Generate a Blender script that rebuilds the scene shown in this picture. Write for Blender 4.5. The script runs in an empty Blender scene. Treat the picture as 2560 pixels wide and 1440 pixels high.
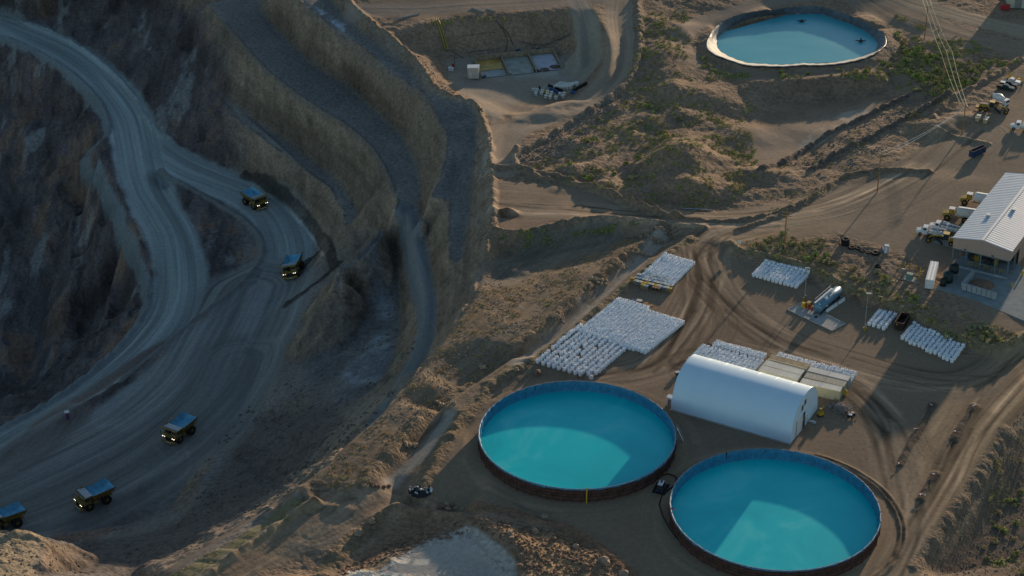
GRID = 0.95
import bpy, bmesh, math, random
import numpy as np
from mathutils import Vector, Matrix
from mathutils.geometry import delaunay_2d_cdt
random.seed(7); rng = np.random.default_rng(11)
S = bpy.context.scene
col = S.collection
R = math.radians

# ------------------------------------------------------------------ camera
CAM_H = 240.0; PITCH = R(28.9); F = 4800.0
cd = bpy.data.cameras.new('camera'); cam = bpy.data.objects.new('camera', cd); col.objects.link(cam)
cam.location = (0, 0, CAM_H); cam.rotation_euler = (math.pi/2-PITCH, 0, 0)
cd.sensor_width = 36; cd.lens = 36*F/2560; cd.clip_start = 1; cd.clip_end = 20000
S.camera = cam

def ray(px, py):
    x = (px-1280)/F; y = -(py-720)/F
    return np.array([x, math.cos(PITCH)+y*math.sin(PITCH), -math.sin(PITCH)+y*math.cos(PITCH)])
def W(px, py, z=0.0):
    """survey point: where a sight line meets the level z"""
    d = ray(px, py); t = (z-CAM_H)/d[2]
    return (d[0]*t, d[1]*t)

# ------------------------------------------------------------------ sun + sky
SUN_EL = 8.0; SUN_AZ = 63.0      # direction towards the sun, degrees from +X
sd = bpy.data.lights.new('sun', 'SUN'); sd.energy = 5.0; sd.angle = R(0.8); sd.color = (1.0, 0.78, 0.55)
so = bpy.data.objects.new('sun', sd); col.objects.link(so)
v = Vector((math.cos(R(SUN_AZ))*math.cos(R(SUN_EL)), math.sin(R(SUN_AZ))*math.cos(R(SUN_EL)), math.sin(R(SUN_EL))))
so.rotation_euler = v.to_track_quat('Z', 'Y').to_euler(); so.location = (0, 0, 300)
w = bpy.data.worlds.new('World'); S.world = w; w.use_nodes = True
nt = w.node_tree; bg = nt.nodes['Background']
sk = nt.nodes.new('ShaderNodeTexSky'); sk.sky_type = 'NISHITA'; sk.sun_disc = False
sk.sun_elevation = R(SUN_EL); sk.sun_rotation = R(90-SUN_AZ); sk.altitude = 1200; sk.air_density = 1.0; sk.dust_density = 0.6; sk.ozone_density = 2.5
tint = nt.nodes.new('ShaderNodeVectorMath'); tint.operation = 'MULTIPLY'; tint.inputs[1].default_value = (1.18, 1.02, .84)
nt.links.new(sk.outputs[0], tint.inputs[0]); nt.links.new(tint.outputs[0], bg.inputs[0]); bg.inputs[1].default_value = 0.185
S.view_settings.view_transform = 'Standard'; S.view_settings.look = 'None'; S.view_settings.exposure = 0
S.cycles.max_bounces = 5; S.cycles.diffuse_bounces = 2

# ------------------------------------------------------------------ noise
def hash2(ix, iy, seed):
    h = (ix.astype(np.int64)*374761393 + iy.astype(np.int64)*668265263 + seed*974634777) & 0x7fffffff
    h = ((h ^ (h >> 13))*1274126177) & 0x7fffffff
    return ((h ^ (h >> 16)) & 0xffff)/65535.0*2-1
def vnoise(x, y, seed=0):
    ix = np.floor(x); iy = np.floor(y); fx = x-ix; fy = y-iy
    fx = fx*fx*(3-2*fx); fy = fy*fy*(3-2*fy)
    a = hash2(ix, iy, seed); b = hash2(ix+1, iy, seed); c = hash2(ix, iy+1, seed); d = hash2(ix+1, iy+1, seed)
    return (a*(1-fx)+b*fx)*(1-fy)+(c*(1-fx)+d*fx)*fy
def fbm(x, y, size, octs=4, seed=0, gain=.5):
    r = 0; a = 1; t = 0
    for k in range(octs):
        r = r+a*vnoise(x/size+17.3*k, y/size-9.1*k, seed+k); t += a; a *= gain; size /= 2.03
    return r/t
def ss(a, b, x):
    t = np.clip((x-a)/(b-a), 0, 1); return t*t*(3-2*t)

# ------------------------------------------------------------------ survey: break lines of the terrain (pixel, level)
SP = []
PITZ = [(-200,-150),(-130,-95),(-80,-56),(-70,-49),(-66,-46),(-62,-43),(-50,-34),(-47,-32),(-30,-18),(-28,-16.5),(-12,-8),(-9,-6),(-7,-3.6),(-5,-2.6),(-2,-2),(60,60)]
PMAP = True
def zm(z): return float(np.interp(z, [p[0] for p in PITZ], [p[1] for p in PITZ])) if PMAP else z
def L(z, pts, step=14):
    n = len(pts); zs = z if isinstance(z, (list, tuple)) else [z]*n
    zs = [zm(q) for q in zs]
    for i in range(n-1):
        (x0, y0), (x1, y1) = pts[i], pts[i+1]
        k = max(1, int(math.hypot(x1-x0, y1-y0)/step))
        for j in range(k):
            t = j/k; zz = zs[i]+(zs[i+1]-zs[i])*t
            SP.append((*W(x0+(x1-x0)*t, y0+(y1-y0)*t, zz), zz))
    SP.append((*W(*pts[-1], zs[-1]), zs[-1]))
def P(*q):
    for x, y, z in q: z = zm(z); SP.append((*W(x, y, z), z))

RIM = [(840,-30),(870,8),(925,60),(985,100),(1055,168),(1085,222),(1130,245),(1190,258),(1205,300),(1222,360),(1226,430),(1230,500),(1236,560),(1222,600),(1214,650),(1203,695),(1188,740),(1130,822),(1065,912),(970,1022),(870,1110),(835,1150),(762,1208),(752,1232),(785,1268),(700,1318),(600,1385),(530,1440),(480,1480)]
RIMZ = [1,1,.8,.8,0,-1.2,-1.8,-2,-2,-2,-1,-.5,0,0,-1,-1,-1,-.5,-.5,0,0,0,0,-1,-1,-1,-1,-1,-1]
L(RIMZ, RIM)
# bench 1 under the rim
L([-3.5,-4,-4,-4,-4.5,-5,-6.5,-7.5], [(800,-30),(862,44),(915,94),(962,132),(1000,158),(1046,208),(1098,270),(1180,292)])
L([-5,-5.2,-5.4,-5.6,-5.8,-6,-6.6,-7.2,-8.5], [(700,-40),(786,38),(850,86),(903,124),(956,168),(1000,200),(1041,228),(1084,276),(1119,352)])
L([-8.5,-9,-10,-12], [(1119,352),(1116,400),(1095,450),(1058,512)])
L([-8,-9,-10,-11,-12,-12,-11], [(1190,330),(1188,400),(1180,460),(1175,540),(1160,600),(1150,680),(1150,745)])
L([-12,-12,-12,-12], [(1140,420),(1125,500),(1118,580),(1120,650)])
# bench 2
L([-27,-27,-27,-28,-28,-28], [(620,-20),(700,75),(790,165),(880,215),(960,290),(1010,340)])
L([-28,-28,-28], [(1010,340),(1048,420),(1056,505)])
L([-29,-29,-29,-29,-30,-30,-30], [(520,10),(560,60),(620,130),(700,214),(800,280),(870,318),(930,372)])
L([-30,-30,-30,-30], [(930,372),(965,430),(985,480),(990,515)])
# bench 3
L([-46,-46,-46,-47,-47,-48], [(430,60),(507,192),(580,250),(640,298),(744,366),(800,412)])
L([-48,-48,-49], [(800,412),(858,458),(905,540)])
L([-47,-47,-48,-48,-49,-49,-50], [(470,120),(520,217),(583,287),(664,356),(744,415),(790,448),(823,472)])
L([-50,-50,-51], [(823,472),(858,530),(868,610)])
P((880,640,-52),(930,560,-42))
# rock face above the road, upper left
L([-20,-24,-26], [(0,-160),(250,-150),(450,-90)]); L([-50,-48,-46,-44], [(60,-60),(200,-40),(330,-10),(420,30)])
P((150,20,-57),(60,0,-58),(0,0,-58),(-80,0,-58),(-80,-60,-52),(260,60,-57),(300,110,-58),(380,150,-55),(380,250,-60),(200,60,-59),(440,260,-56))
# haul road, upper edge (against the wall)
L([-62,-62,-63,-63,-64,-64,-64,-65,-65,-66,-66,-66,-67], [(0,38),(130,72),(250,150),(330,228),(378,320),(440,352),(550,412),(620,446),(690,494),(780,582),(800,622),(782,650),(700,755)])
L([-62,-62,-62,-63,-64,-64,-65,-65,-65], [(-80,70),(0,86),(120,140),(215,215),(265,270),(280,330),(270,360),(240,395),(300,470)])
L([-64,-65,-65,-65,-66,-66,-67,-67], [(385,420),(460,452),(560,500),(625,548),(662,598),(664,640),(600,715),(500,790)])
L([-67,-68,-69,-70], [(500,790),(300,955),(150,1035),(0,1112)]); L([-71,-71], [(0,1112),(-80,1150)])
# island between the two roads
L([-70,-71,-72], [(400,455),(470,600),(530,720)]); P((560,600,-70),(600,640,-71),(540,560,-68),(590,680,-71.5))
# lower road
L([-64.5,-66,-68,-70,-72,-74,-76], [(340,400),(390,500),(450,600),(470,700),(420,810),(280,930),(0,1115)])
L([-65,-68,-70,-72,-73.5,-74.5,-76,-77], [(290,470),(330,560),(375,680),(385,760),(330,860),(230,960),(100,1040),(-60,1110)])
L([-66,-71,-73,-75,-76], [(420,470),(500,640),(525,730),(430,860),(200,1010)])
L([-75.5,-78,-79,-79,-80], [(255,490),(300,600),(345,700),(345,780),(270,870)])  # outside toe of the berm
# the deep pit at left
P((180,430,-88),(230,540,-95),(270,640,-100),(300,730,-104),(270,800,-108),(200,880,-112),(120,960,-116),(40,1040,-118))
P((100,300,-86),(180,300,-78),(200,360,-76),(60,200,-74),(0,260,-88),(120,200,-70),(0,400,-98),(60,440,-98),(110,450,-96),(60,520,-104),(10,560,-106),(0,700,-122),(60,640,-114),(120,760,-122),(0,860,-128),(100,860,-126),(150,700,-112),(160,600,-104),(0,1000,-126),(-100,900,-130),(-100,600,-118),(-100,300,-98),(-120,120,-66),(-100,1080,-100))
# wide floor of the haul road
L([-67,-67,-68,-68,-68], [(560,860),(450,950),(300,1060),(150,1140),(-60,1230)])
L([-66,-67,-67,-68,-68,-67], [(700,755),(655,830),(640,880),(630,960),(590,1060),(500,1150)])
L([-67,-68,-68,-68,-67,-66], [(470,1190),(440,1260),(360,1300),(250,1325),(150,1330),(-60,1335)])
P((300,1200,-68),(150,1250,-68),(400,1150,-68),(0,1250,-68))
# lower right: flats and mud slopes under the rim
L([-31,-31.5,-32,-33,-34,-34,-34], [(990,516),(960,560),(930,600),(900,630),(870,650),(850,672),(845,690)])
L([-31,-30,-29,-28,-27,-26,-25,-23,-20,-17,-14,-12,-12], [(1010,518),(1022,570),(1040,640),(1058,720),(1062,790),(1052,860),(1030,920),(990,985),(930,1050),(850,1130),(750,1222),(600,1322),(420,1430)])
L([-31,-30,-29,-28,-27,-26,-25,-23,-20,-17], [(1050,518),(1062,570),(1078,640),(1090,720),(1092,790),(1078,860),(1052,920),(1008,985),(948,1050),(875,1120)])
L([-44,-44,-44,-43,-42,-40,-36], [(955,600),(990,660),(1005,740),(1008,830),(985,910),(945,965),(860,1040)])
P((900,680,-46),(880,760,-48),(930,760,-46),(880,860,-50),(800,800,-54),(740,800,-62),(780,900,-55),(700,900,-64),(860,950,-46),(760,980,-54),(690,1000,-60),(650,1060,-63),(800,1050,-44))
L([-60,-58,-52,-44], [(540,1150),(600,1130),(640,1180),(700,1220)], 30)
P((500,1210,-60),(560,1250,-46),(480,1290,-56),(420,1330,-54),(330,1370,-50),(520,1320,-38),(430,1380,-36),(340,1420,-38),(640,1240,-34),(200,1370,-52),(640,1150,-56),(720,1120,-46),(760,1100,-42))
L([-24,-22,-23,-26], [(-60,1352),(20,1345),(90,1350),(125,1372)], 20); P((0,1400,-20),(70,1420,-21),(120,1440,-26),(180,1440,-36),(-80,1440,-18),(0,1500,-14),(200,1520,-26),(350,1500,-20),(260,1400,-46))

# --- upland
PMAP = False
P((900,-60,2),(1000,-40,2.5),(1200,-60,4),(1000,40,1.4),(975,66,1),(1400,-60,4),(1600,-60,4),(1800,-60,4),(2100,-60,4),(2400,-60,4),(2700,-60,4),(900,-10,1.5))
L(3, [(1062,58),(1100,48),(1200,42),(1300,35),(1400,27),(1428,24)])
L([-1.2,-1.4,-1.6,-1.6], [(1070,100),(1150,92),(1300,84),(1420,72)])
L([-1.8,-2,-2.2,-2.2], [(1068,106),(1150,97),(1300,90),(1420,78)])
L([-4,-6,-6,-6,-6,-6], [(1080,140),(1125,136),(1200,130),(1300,122),(1390,108),(1425,112)])
P((1130,180,-6),(1200,200,-6),(1300,180,-6),(1400,170,-6),(1300,230,-6),(1400,230,-5.5),(1230,255,-5),(1150,225,-4.5),(1110,190,-3.5),(1070,140,-1),(1430,150,-6))
L([3,2,.5,-3], [(1435,28),(1440,60),(1444,110),(1452,160)])
L([3,1,-1,-4,-6], [(1460,26),(1466,60),(1472,110),(1476,160),(1440,205)])
L([3.5,4,3.5,2,.5,-1.5,-3.5], [(1484,22),(1500,50),(1520,90),(1530,140),(1522,180),(1490,212),(1440,244)])
L([3.5,2,0,-2,-3,-3.5,-3,-2.5], [(1545,-10),(1552,60),(1556,130),(1535,200),(1460,255),(1350,300),(1265,315),(1250,400)])
L([3,2,0,-1,-2,-2,-1.5], [(1592,0),(1600,80),(1592,170),(1560,222),(1450,292),(1340,365),(1290,385)])
P((1700,60,3),(1650,150,2),(1700,250,0),(1650,320,-1),(1550,330,-1),(1450,380,-1),(1380,420,-2),(1550,420,-2),(1620,380,-1),(1740,160,1),(1800,330,-1),(1850,430,-2),(1650,500,-2),(1500,440,-2),(1880,500,-1.5),(1750,520,-1.5))
# pond
CREST = [(1775,88),(1786,70),(1939,24),(2040,14),(2083,24),(2156,52),(2213,88),(2215,110),(2191,130),(2162,144),(2117,155),(2006,161),(1910,164),(1865,162),(1818,147),(1784,134),(1768,120)]
PONDW = [(1793,97),(1806,84),(1979,37),(2056,35),(2093,50),(2180,90),(2195,108),(2186,128),(2160,140),(2116,151),(2006,158),(1906,160),(1868,158),(1823,142),(1797,126)]
L(2.2, CREST+[CREST[0]], 10); L(-1.2, PONDW+[PONDW[0]], 10); P((1950,100,-2.5),(2050,80,-2.5),(2120,110,-2.5),(1880,120,-2.5))
L([.4,.2,.2,.3,.3], [(1745,110),(1770,155),(1860,186),(2000,184),(2180,168)])
L([.5,.5,.5,.5], [(1740,90),(1765,62),(1930,8),(2050,-4)]); L(.5, [(2110,8),(2200,45),(2262,90),(2262,130),(2200,165)])
# hill edge south of the pond
L([.2,.8,1.4,1.6,1.8,1.8,1], [(1830,218),(1900,202),(2010,197),(2110,190),(2180,188),(2215,190),(2230,200)])
L([-2.5,-2.8,-3,-3,-3,-2], [(1850,300),(1930,262),(2010,256),(2100,247),(2180,238),(2235,222)])
P((1950,320,-3),(2100,280,-3),(1900,380,-3),(2000,370,-2.6),(2200,240,-2),(1700,380,2),(1830,400,-2))
P((2300,200,1),(2400,150,2.5),(2500,120,3),(2350,60,3),(2500,40,3.5),(2380,240,2.5),(2480,220,3),(2560,180,3.2),(2700,200,3.2),(2300,130,2))
P((2300,300,1),(2400,330,2.6),(2500,350,3),(2600,400,3),(2200,350,0),(2250,400,2),(2350,450,2.8),(2500,450,2.6),(2100,430,0),(2200,480,2.4),(2050,530,1.2),(2150,560,2.4),(2300,540,2.5),(2300,640,2.3),(2500,640,2.3),(2700,640,2.3),(1950,560,.8),(1850,580,.2),(2010,490,-.5))
TERR = [(1826,606),(1850,626),(1893,633),(1959,647),(2026,670),(2073,693),(2123,718),(2173,737),(2226,758),(2273,782),(2339,812),(2406,842),(2456,868),(2490,874),(2570,838)]
L([.8,1.2,1.5,1.7]+[1.9]*11, TERR)
L(0, [(1800,618),(1838,644),(1890,656),(1955,668),(2022,691),(2070,716),(2120,743),(2168,760),(2220,780),(2268,805),(2333,836),(2400,866),(2450,893),(2500,906),(2580,868)])
P((1950,610,1.6),(2050,620,2.2),(2150,680,2.2),(2250,740,2.2),(2400,780,2.2),(2500,800,2.2))
# yard, level
for q in [(1740,600),(1760,700),(1700,800),(1650,900),(1800,800),(1900,800),(2000,850),(2100,880),(2200,900),(2300,930),(2100,760),(2200,800),(2300,860),(2100,980),(2200,1000),(2250,1100),(1600,930),(1500,950),(1350,950),(1250,970),(1150,1060),(1090,1170),(1060,1240),(1180,1260),(1300,1290),(1450,1300),(1600,1330),(1640,1420),(1700,1480),(1250,1180),(1650,1000),(1750,1110),(2000,1150),(2230,1200),(2250,1300),(2180,1440),(2300,1440),(2350,1300),(2420,1150),(2480,1000),(2550,900),(2350,1000),(1443,1090),(1940,1280),(1750,640),(2100,900)]:
    P((*q, 0.0))
# channel west of the yard
L([.5,.5,.5,.5,.5,.5], [(1236,585),(1300,592),(1400,562),(1480,548),(1560,552),(1640,560)])
L([-4,-4,-3.5,-3], [(1260,640),(1350,625),(1450,605),(1560,595)])
P((1240,700,-3),(1350,690,-2.5),(1480,650,-2.5),(1590,600,-3))
L([0,.3,.5,.5,.2,0,0,0], [(1660,575),(1560,632),(1450,735),(1330,850),(1200,945),(1085,1025),(1000,1115),(900,1215)])
L([-2.5,-3,-3,-3,-3,-3,-3,-3], [(1670,590),(1615,640),(1545,705),(1470,775),(1400,842),(1280,915),(1120,1010),(980,1190)])
L([.4,.5,.6,.6,.6,.5,.4,.3], [(1725,595),(1622,668),(1555,722),(1445,815),(1345,890),(1230,960),(1150,1050),(1060,1215)])
P((1230,800,0),(1180,850,0),(1300,780,-.5),(1080,960,0),(960,1080,0),(880,1160,0))
P((1300,470,-1),(1400,500,-.8),(1500,530,-.5),(1300,550,-.5),(1600,545,0),(1680,555,0),(1240,470,-1))
# bottom left of centre: spoil
L([-1,-1.5,-2,-2], [(860,1270),(780,1330),(700,1390),(640,1450)])
P((900,1300,-2),(860,1380,-2.5),(780,1440,-3))
L([.2,.2,.2,.2,.2], [(1000,1245),(1100,1262),(1180,1268),(1300,1285),(1420,1320)])
L([-3.5,-3.5,-3.5,-3], [(990,1275),(1080,1290),(1150,1290),(1180,1300)])
P((950,1340,-3.5),(900,1400,-3.5),(1060,1310,-3.5))
L([-.8,-.9,-1.2], [(1150,1304),(1062,1352),(900,1430)]); L([-2.6,-2.8,-2.8], [(1130,1300),(1050,1338),(880,1415)])
L([-.9,-.9,-1], [(1140,1325),(1060,1370),(950,1430)]); P((1000,1440,-1),(1150,1400,-1),(1100,1480,-1),(1240,1450,-.9),(1180,1350,-.8))
L([-.3,1.0,1.6,1.9,1.9,2], [(1165,1300),(1190,1292),(1235,1310),(1280,1350),(1305,1390),(1315,1450)])
L([.5,.7,.9,1], [(1280,1300),(1360,1350),(1420,1390),(1470,1450)])
L([-1,-.8,-.5,-.5], [(1340,1300),(1430,1340),(1520,1390),(1590,1450)])
# east embankment
L([0,0,0,0,0,0], [(2560,960),(2500,1080),(2440,1190),(2370,1290),(2300,1380),(2250,1450)])
L([-5,-5.5,-6,-6,-6], [(2640,1060),(2560,1190),(2500,1270),(2430,1370),(2380,1450)])
P((2600,1300,-6),(2560,1400,-6),(2700,1200,-6))
# ring far outside
for a in range(0, 360, 12):
    for rr, z in ((620, 6), (1500, 14), (4200, 30)):
        x = 40+rr*1.1*math.cos(R(a)); y = 520+rr*math.sin(R(a)); z2 = z
        if rr == 620 and 150 < a < 230: z2 = -30
        SP.append((x, y, z2))

# ------------------------------------------------------------------ grid
def grow(a, step, end, k=1.18):
    o = [a]; s = step
    while abs(o[-1]) < end or (o[-1]-a)*(1 if step > 0 else -1) < end:
        s *= k; o.append(o[-1]+s)
        if (o[-1]-a)*(1 if step > 0 else -1) > end: break
    return o[1:]
DX = 0.35*GRID
xf = list(np.arange(-243, 205, DX)); ys = [288.0]
while ys[-1] < 815: ys.append(ys[-1]+GRID*(0.31+(ys[-1]-288)*0.0011))
gx = np.array(list(reversed(grow(xf[0], -DX*2, 3500)))+xf+grow(xf[-1], DX*2, 3500))
gy = np.array(list(reversed(grow(ys[0], -.6, 3500)))+ys+grow(ys[-1], 1.0, 3500))
NX, NY = len(gx), len(gy)
X, Y = np.meshgrid(gx, gy)
SPa = np.array(SP)
tri = delaunay_2d_cdt([Vector(p[:2]) for p in SP], [], [], 0, 0.02)
vo = [(o[0] if len(o) else 0) for o in tri[3]]
tv = np.array([tuple(q) for q in tri[0]]); tz = SPa[vo, 2]
Z = np.full(X.shape, 5.0)
for f in tri[2]:
    a, b, c = f[0], f[1], f[2]
    xa, ya = tv[a]; xb, yb = tv[b]; xc, yc = tv[c]
    i0, i1 = np.searchsorted(gx, [min(xa,xb,xc), max(xa,xb,xc)]); j0, j1 = np.searchsorted(gy, [min(ya,yb,yc), max(ya,yb,yc)])
    i1 = min(i1+1, NX); j1 = min(j1+1, NY)
    if i1 <= i0 or j1 <= j0: continue
    xx = X[j0:j1, i0:i1]; yy = Y[j0:j1, i0:i1]
    den = (yb-yc)*(xa-xc)+(xc-xb)*(ya-yc)
    if abs(den) < 1e-9: continue
    l1 = ((yb-yc)*(xx-xc)+(xc-xb)*(yy-yc))/den; l2 = ((yc-ya)*(xx-xc)+(xa-xc)*(yy-yc))/den; l3 = 1-l1-l2
    m = (l1 > -1e-6) & (l2 > -1e-6) & (l3 > -1e-6)
    Z[j0:j1, i0:i1][m] = (l1*tz[a]+l2*tz[b]+l3*tz[c])[m]
def blur(A, n):
    for _ in range(n):
        A = np.pad(A, 1, 'edge')
        A = (A[1:-1, :-2]+2*A[1:-1, 1:-1]+A[1:-1, 2:])/4
        A = np.pad(A, ((1, 1), (0, 0)), 'edge'); A = (A[:-2]+2*A[1:-1]+A[2:])/4
    return A
Z = blur(Z, int(14/GRID**2))

def bil(A, x, y):
    i = np.clip(np.searchsorted(gx, x)-1, 0, NX-2); j = np.clip(np.searchsorted(gy, y)-1, 0, NY-2)
    fx = (x-gx[i])/(gx[i+1]-gx[i]); fy = (y-gy[j])/(gy[j+1]-gy[j])
    return (A[j, i]*(1-fx)+A[j, i+1]*fx)*(1-fy)+(A[j+1, i]*(1-fx)+A[j+1, i+1]*fx)*fy
def H(x, y): return float(bil(Z, np.float64(x), np.float64(y)))
def G(px, py):
    """where a sight line first meets the terrain"""
    d = ray(px, py); t = np.linspace((14-CAM_H)/d[2], (-150-CAM_H)/d[2], 900)
    zz = CAM_H+d[2]*t; h = bil(Z, d[0]*t, d[1]*t); k = np.argmax(h >= zz)
    if k == 0: k = 1
    a = (zz[k-1]-h[k-1]); b = (h[k]-zz[k]); f = a/(a+b) if a+b > 1e-9 else 0
    tt = t[k-1]+(t[k]-t[k-1])*f
    return (float(d[0]*tt), float(d[1]*tt))
def Gs(pts): return [G(*p) for p in pts]
def smooth_line(pts, n=3):
    for _ in range(n):
        q = [pts[0]]
        for a, b in zip(pts[:-1], pts[1:]):
            q += [(a[0]*.75+b[0]*.25, a[1]*.75+b[1]*.25), (a[0]*.25+b[0]*.75, a[1]*.25+b[1]*.75)]
        q.append(pts[-1]); pts = q
    return pts
def field(pts, w):
    """signed distance / arc length to a polyline in a window; returns (slice, d, s)"""
    p = np.array(pts)
    i0, i1 = np.searchsorted(gx, [p[:, 0].min()-w, p[:, 0].max()+w]); j0, j1 = np.searchsorted(gy, [p[:, 1].min()-w, p[:, 1].max()+w])
    xx = X[j0:j1, i0:i1]; yy = Y[j0:j1, i0:i1]
    D = np.full(xx.shape, 1e9); Sg = np.ones(xx.shape); SL = np.zeros(xx.shape); acc = 0
    for a, b in zip(p[:-1], p[1:]):
        dx, dy = b-a; l2 = dx*dx+dy*dy
        if l2 < 1e-9: continue
        ii0, ii1 = np.searchsorted(gx[i0:i1], [min(a[0],b[0])-w, max(a[0],b[0])+w]); jj0, jj1 = np.searchsorted(gy[j0:j1], [min(a[1],b[1])-w, max(a[1],b[1])+w])
        sl = (slice(jj0, jj1), slice(ii0, ii1)); x_ = xx[sl]-a[0]; y_ = yy[sl]-a[1]
        t = np.clip((x_*dx+y_*dy)/l2, 0, 1); d = np.hypot(x_-t*dx, y_-t*dy)
        m = d < D[sl]; D[sl][m] = d[m]; l = math.sqrt(l2)
        Sg[sl][m] = np.where((dx*y_-dy*x_) > 0, 1.0, -1.0)[m]; SL[sl][m] = (acc+t*l)[m]; acc += l
    return (slice(j0, j1), slice(i0, i1)), D*Sg, SL
def inside(poly, feather=1.0):
    p = list(poly)+[poly[0]]; sl, d, s = field(p, feather+2)
    xx = X[sl]; yy = Y[sl]; c = np.zeros(xx.shape, bool)
    for (x0, y0), (x1, y1) in zip(p[:-1], p[1:]):
        if y0 == y1: continue
        c ^= ((y0 > yy) != (y1 > yy)) & (xx < (x1-x0)*(yy-y0)/(y1-y0)+x0)
    return sl, np.where(c, 1, 0)*ss(-feather*0, feather, np.abs(d)) if feather > 0 else c*1.0
# ------------------------------------------------------------------ earthworks on the surveyed surface
RG = np.ones_like(Z)                                   # roughness of the ground
COL = np.zeros(Z.shape+(3,)); COL[:] = (0.30, 0.225, 0.165)
ROCK = np.full(Z.shape, .5)
ZADD = np.zeros_like(Z)
def poly_mask(px, feather=1.5, world=False):
    return inside(px if world else Gs(px), feather)
def flat(px, rg=.06, feather=3, world=False):
    sl, m = poly_mask(px, feather, world); RG[sl] = RG[sl]*(1-m)+rg*m
def paint(px, c, k=1.0, feather=3, noise=0, size=4, seed=1, world=False):
    sl, m = poly_mask(px, feather, world); m = m*k
    if noise: m = np.clip(m*ss(-noise, noise, fbm(X[sl], Y[sl], size, 4, seed)+.1), 0, 1)
    COL[sl] = COL[sl]*(1-m[..., None])+np.array(c)*m[..., None]
def berm(px, h, hw, rg=None, rocky=.4, c=None, world=False, wob=.35):
    pts = smooth_line(px if world else Gs(px), 2)
    sl, d, s = field(pts, hw*1.6)
    n = vnoise(s/2.2, d*0+3, 5)*wob+vnoise(s/.8, d/1.0, 9)*.12*rocky
    p = np.clip(1-np.abs(d)/(hw*(1+.25*vnoise(s/5, d*0, 8))), 0, 1); p = p*p*(3-2*p)
    ZADD[sl] += h*p*(1+n)
    m = ss(0, .25, p)
    if rg is not None: RG[sl] = RG[sl]*(1-m)+rg*m
    if c is not None: COL[sl] = COL[sl]*(1-m[..., None]*.85)+np.array(c)*m[..., None]*.85
    ROCK[sl] = np.maximum(ROCK[sl], m*.9*rocky*2)
def mound(px, r, h, c=None, sharp=1.0, rx=1.0, rot=0):
    x0, y0 = G(*px); i0, i1 = np.searchsorted(gx, [x0-r*2, x0+r*2]); j0, j1 = np.searchsorted(gy, [y0-r*2, y0+r*2])
    sl = (slice(j0, j1), slice(i0, i1)); xx = X[sl]-x0; yy = Y[sl]-y0
    u = (xx*math.cos(R(rot))+yy*math.sin(R(rot)))/rx; v_ = -xx*math.sin(R(rot))+yy*math.cos(R(rot))
    d = np.hypot(u, v_)/r*(1+.25*fbm(X[sl], Y[sl], r*.6, 3, 77)); p = np.clip(1-d, 0, 1); p = p*p*(3-2*p)
    ZADD[sl] += h*p**sharp
    if c is not None: m = ss(0, .3, p)[..., None]*.7; COL[sl] = COL[sl]*(1-m)+np.array(c)*m
def road(px, hw, c, k=.8, rg=.08, fade=2.0, st=.35, seed=3, freq=1.1, world=False, alen=26):
    pts = smooth_line(px if world else Gs(px), 3); sl, d, s = field(pts, hw+fade)
    m = ss(hw+fade, hw-fade*.3, np.abs(d)+.8*fbm(X[sl], Y[sl], 6, 3, seed+40))
    al = alen*2.0; dw = d+1.2*vnoise(s/30, s*0, seed+9); n = vnoise(dw*freq, s/al, seed)*.5+vnoise(dw*freq*2.3, s/al*1.5, seed+1)*.5+vnoise(dw*freq*.4, s/al, seed+2)*.5+vnoise(dw*freq*4.5, s/al*2, seed+6)*.38
    cc = np.array(c)*(1+st*n)[..., None]; mk = (m*k)[..., None]
    COL[sl] = COL[sl]*(1-mk)+cc*mk; RG[sl] = RG[sl]*(1-m)+rg*m; ROCK[sl] *= (1-m*.8)
    ZADD[sl] += m*n*.05
def streak(px, hw, f, k=.7, world=False, seed=0):
    pts = smooth_line(px if world else Gs(px), 3); sl, d, s = field(pts, hw+.6)
    m = ss(hw+.5, hw-.2, np.abs(d))*k*(.55+.45*vnoise(s/6, s*0, seed+3)); COL[sl] *= (1+(f-1)*m)[..., None]

SOIL = (.265, .205, .155); SOILD = (.17, .125, .095); DUST = (.36, .29, .225); TEAL = (.325, .355, .34); ROAD = (.34, .275, .21)
pit = [(870,8),(925,60),(985,100),(1055,168),(1085,222),(1130,245),(1190,258),(1205,300),(1222,360),(1226,430),(1230,500),(1236,560),(1222,600),(1214,650),(1203,695),(1188,740),(1130,822),(1065,912),(970,1022),(870,1110),(835,1150),(762,1208),(752,1232),(785,1268),(700,1318),(600,1385),(530,1440)]
pw = Gs(pit)+[W(420,1560,0), (-300, 270), (-900, 300), (-900, 1200), (-200, 1100), W(600,-200,0), W(840,-40,0)]
slp, mp = inside(pw, 1.0)
PIT = np.zeros_like(Z); PIT[slp] = mp
gyy, gxx = np.gradient(Z, gy, gx); SLOPE = np.hypot(gxx, gyy)
# pit base colours: brown faces, blue-grey benches, purple and rust rock lower down
n1 = fbm(X, Y, 60, 4, 21); n2 = fbm(X, Y, 14, 5, 31); n3 = fbm(X*1.0, Y*.25, 5, 4, 41)
brown = np.array((.275, .20, .14)); bench = np.array((.20, .18, .165)); dark = np.array((.125, .10, .095)); rust = np.array((.24, .15, .10)); pale = np.array((.30, .29, .27))
steep = ss(.35, .95, SLOPE)
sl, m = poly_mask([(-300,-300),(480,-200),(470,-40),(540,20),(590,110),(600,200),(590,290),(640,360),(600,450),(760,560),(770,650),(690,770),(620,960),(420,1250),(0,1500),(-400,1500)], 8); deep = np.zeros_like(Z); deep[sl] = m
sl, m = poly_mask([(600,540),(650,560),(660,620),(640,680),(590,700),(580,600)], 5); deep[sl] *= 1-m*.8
pc = bench*(1-steep[..., None])*(1+.2*n2)[..., None]+brown*(1+.22*n3+.15*n2)[..., None]*steep[..., None]
dk = dark*(1+.5*n2+.55*n3)[..., None]
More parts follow.
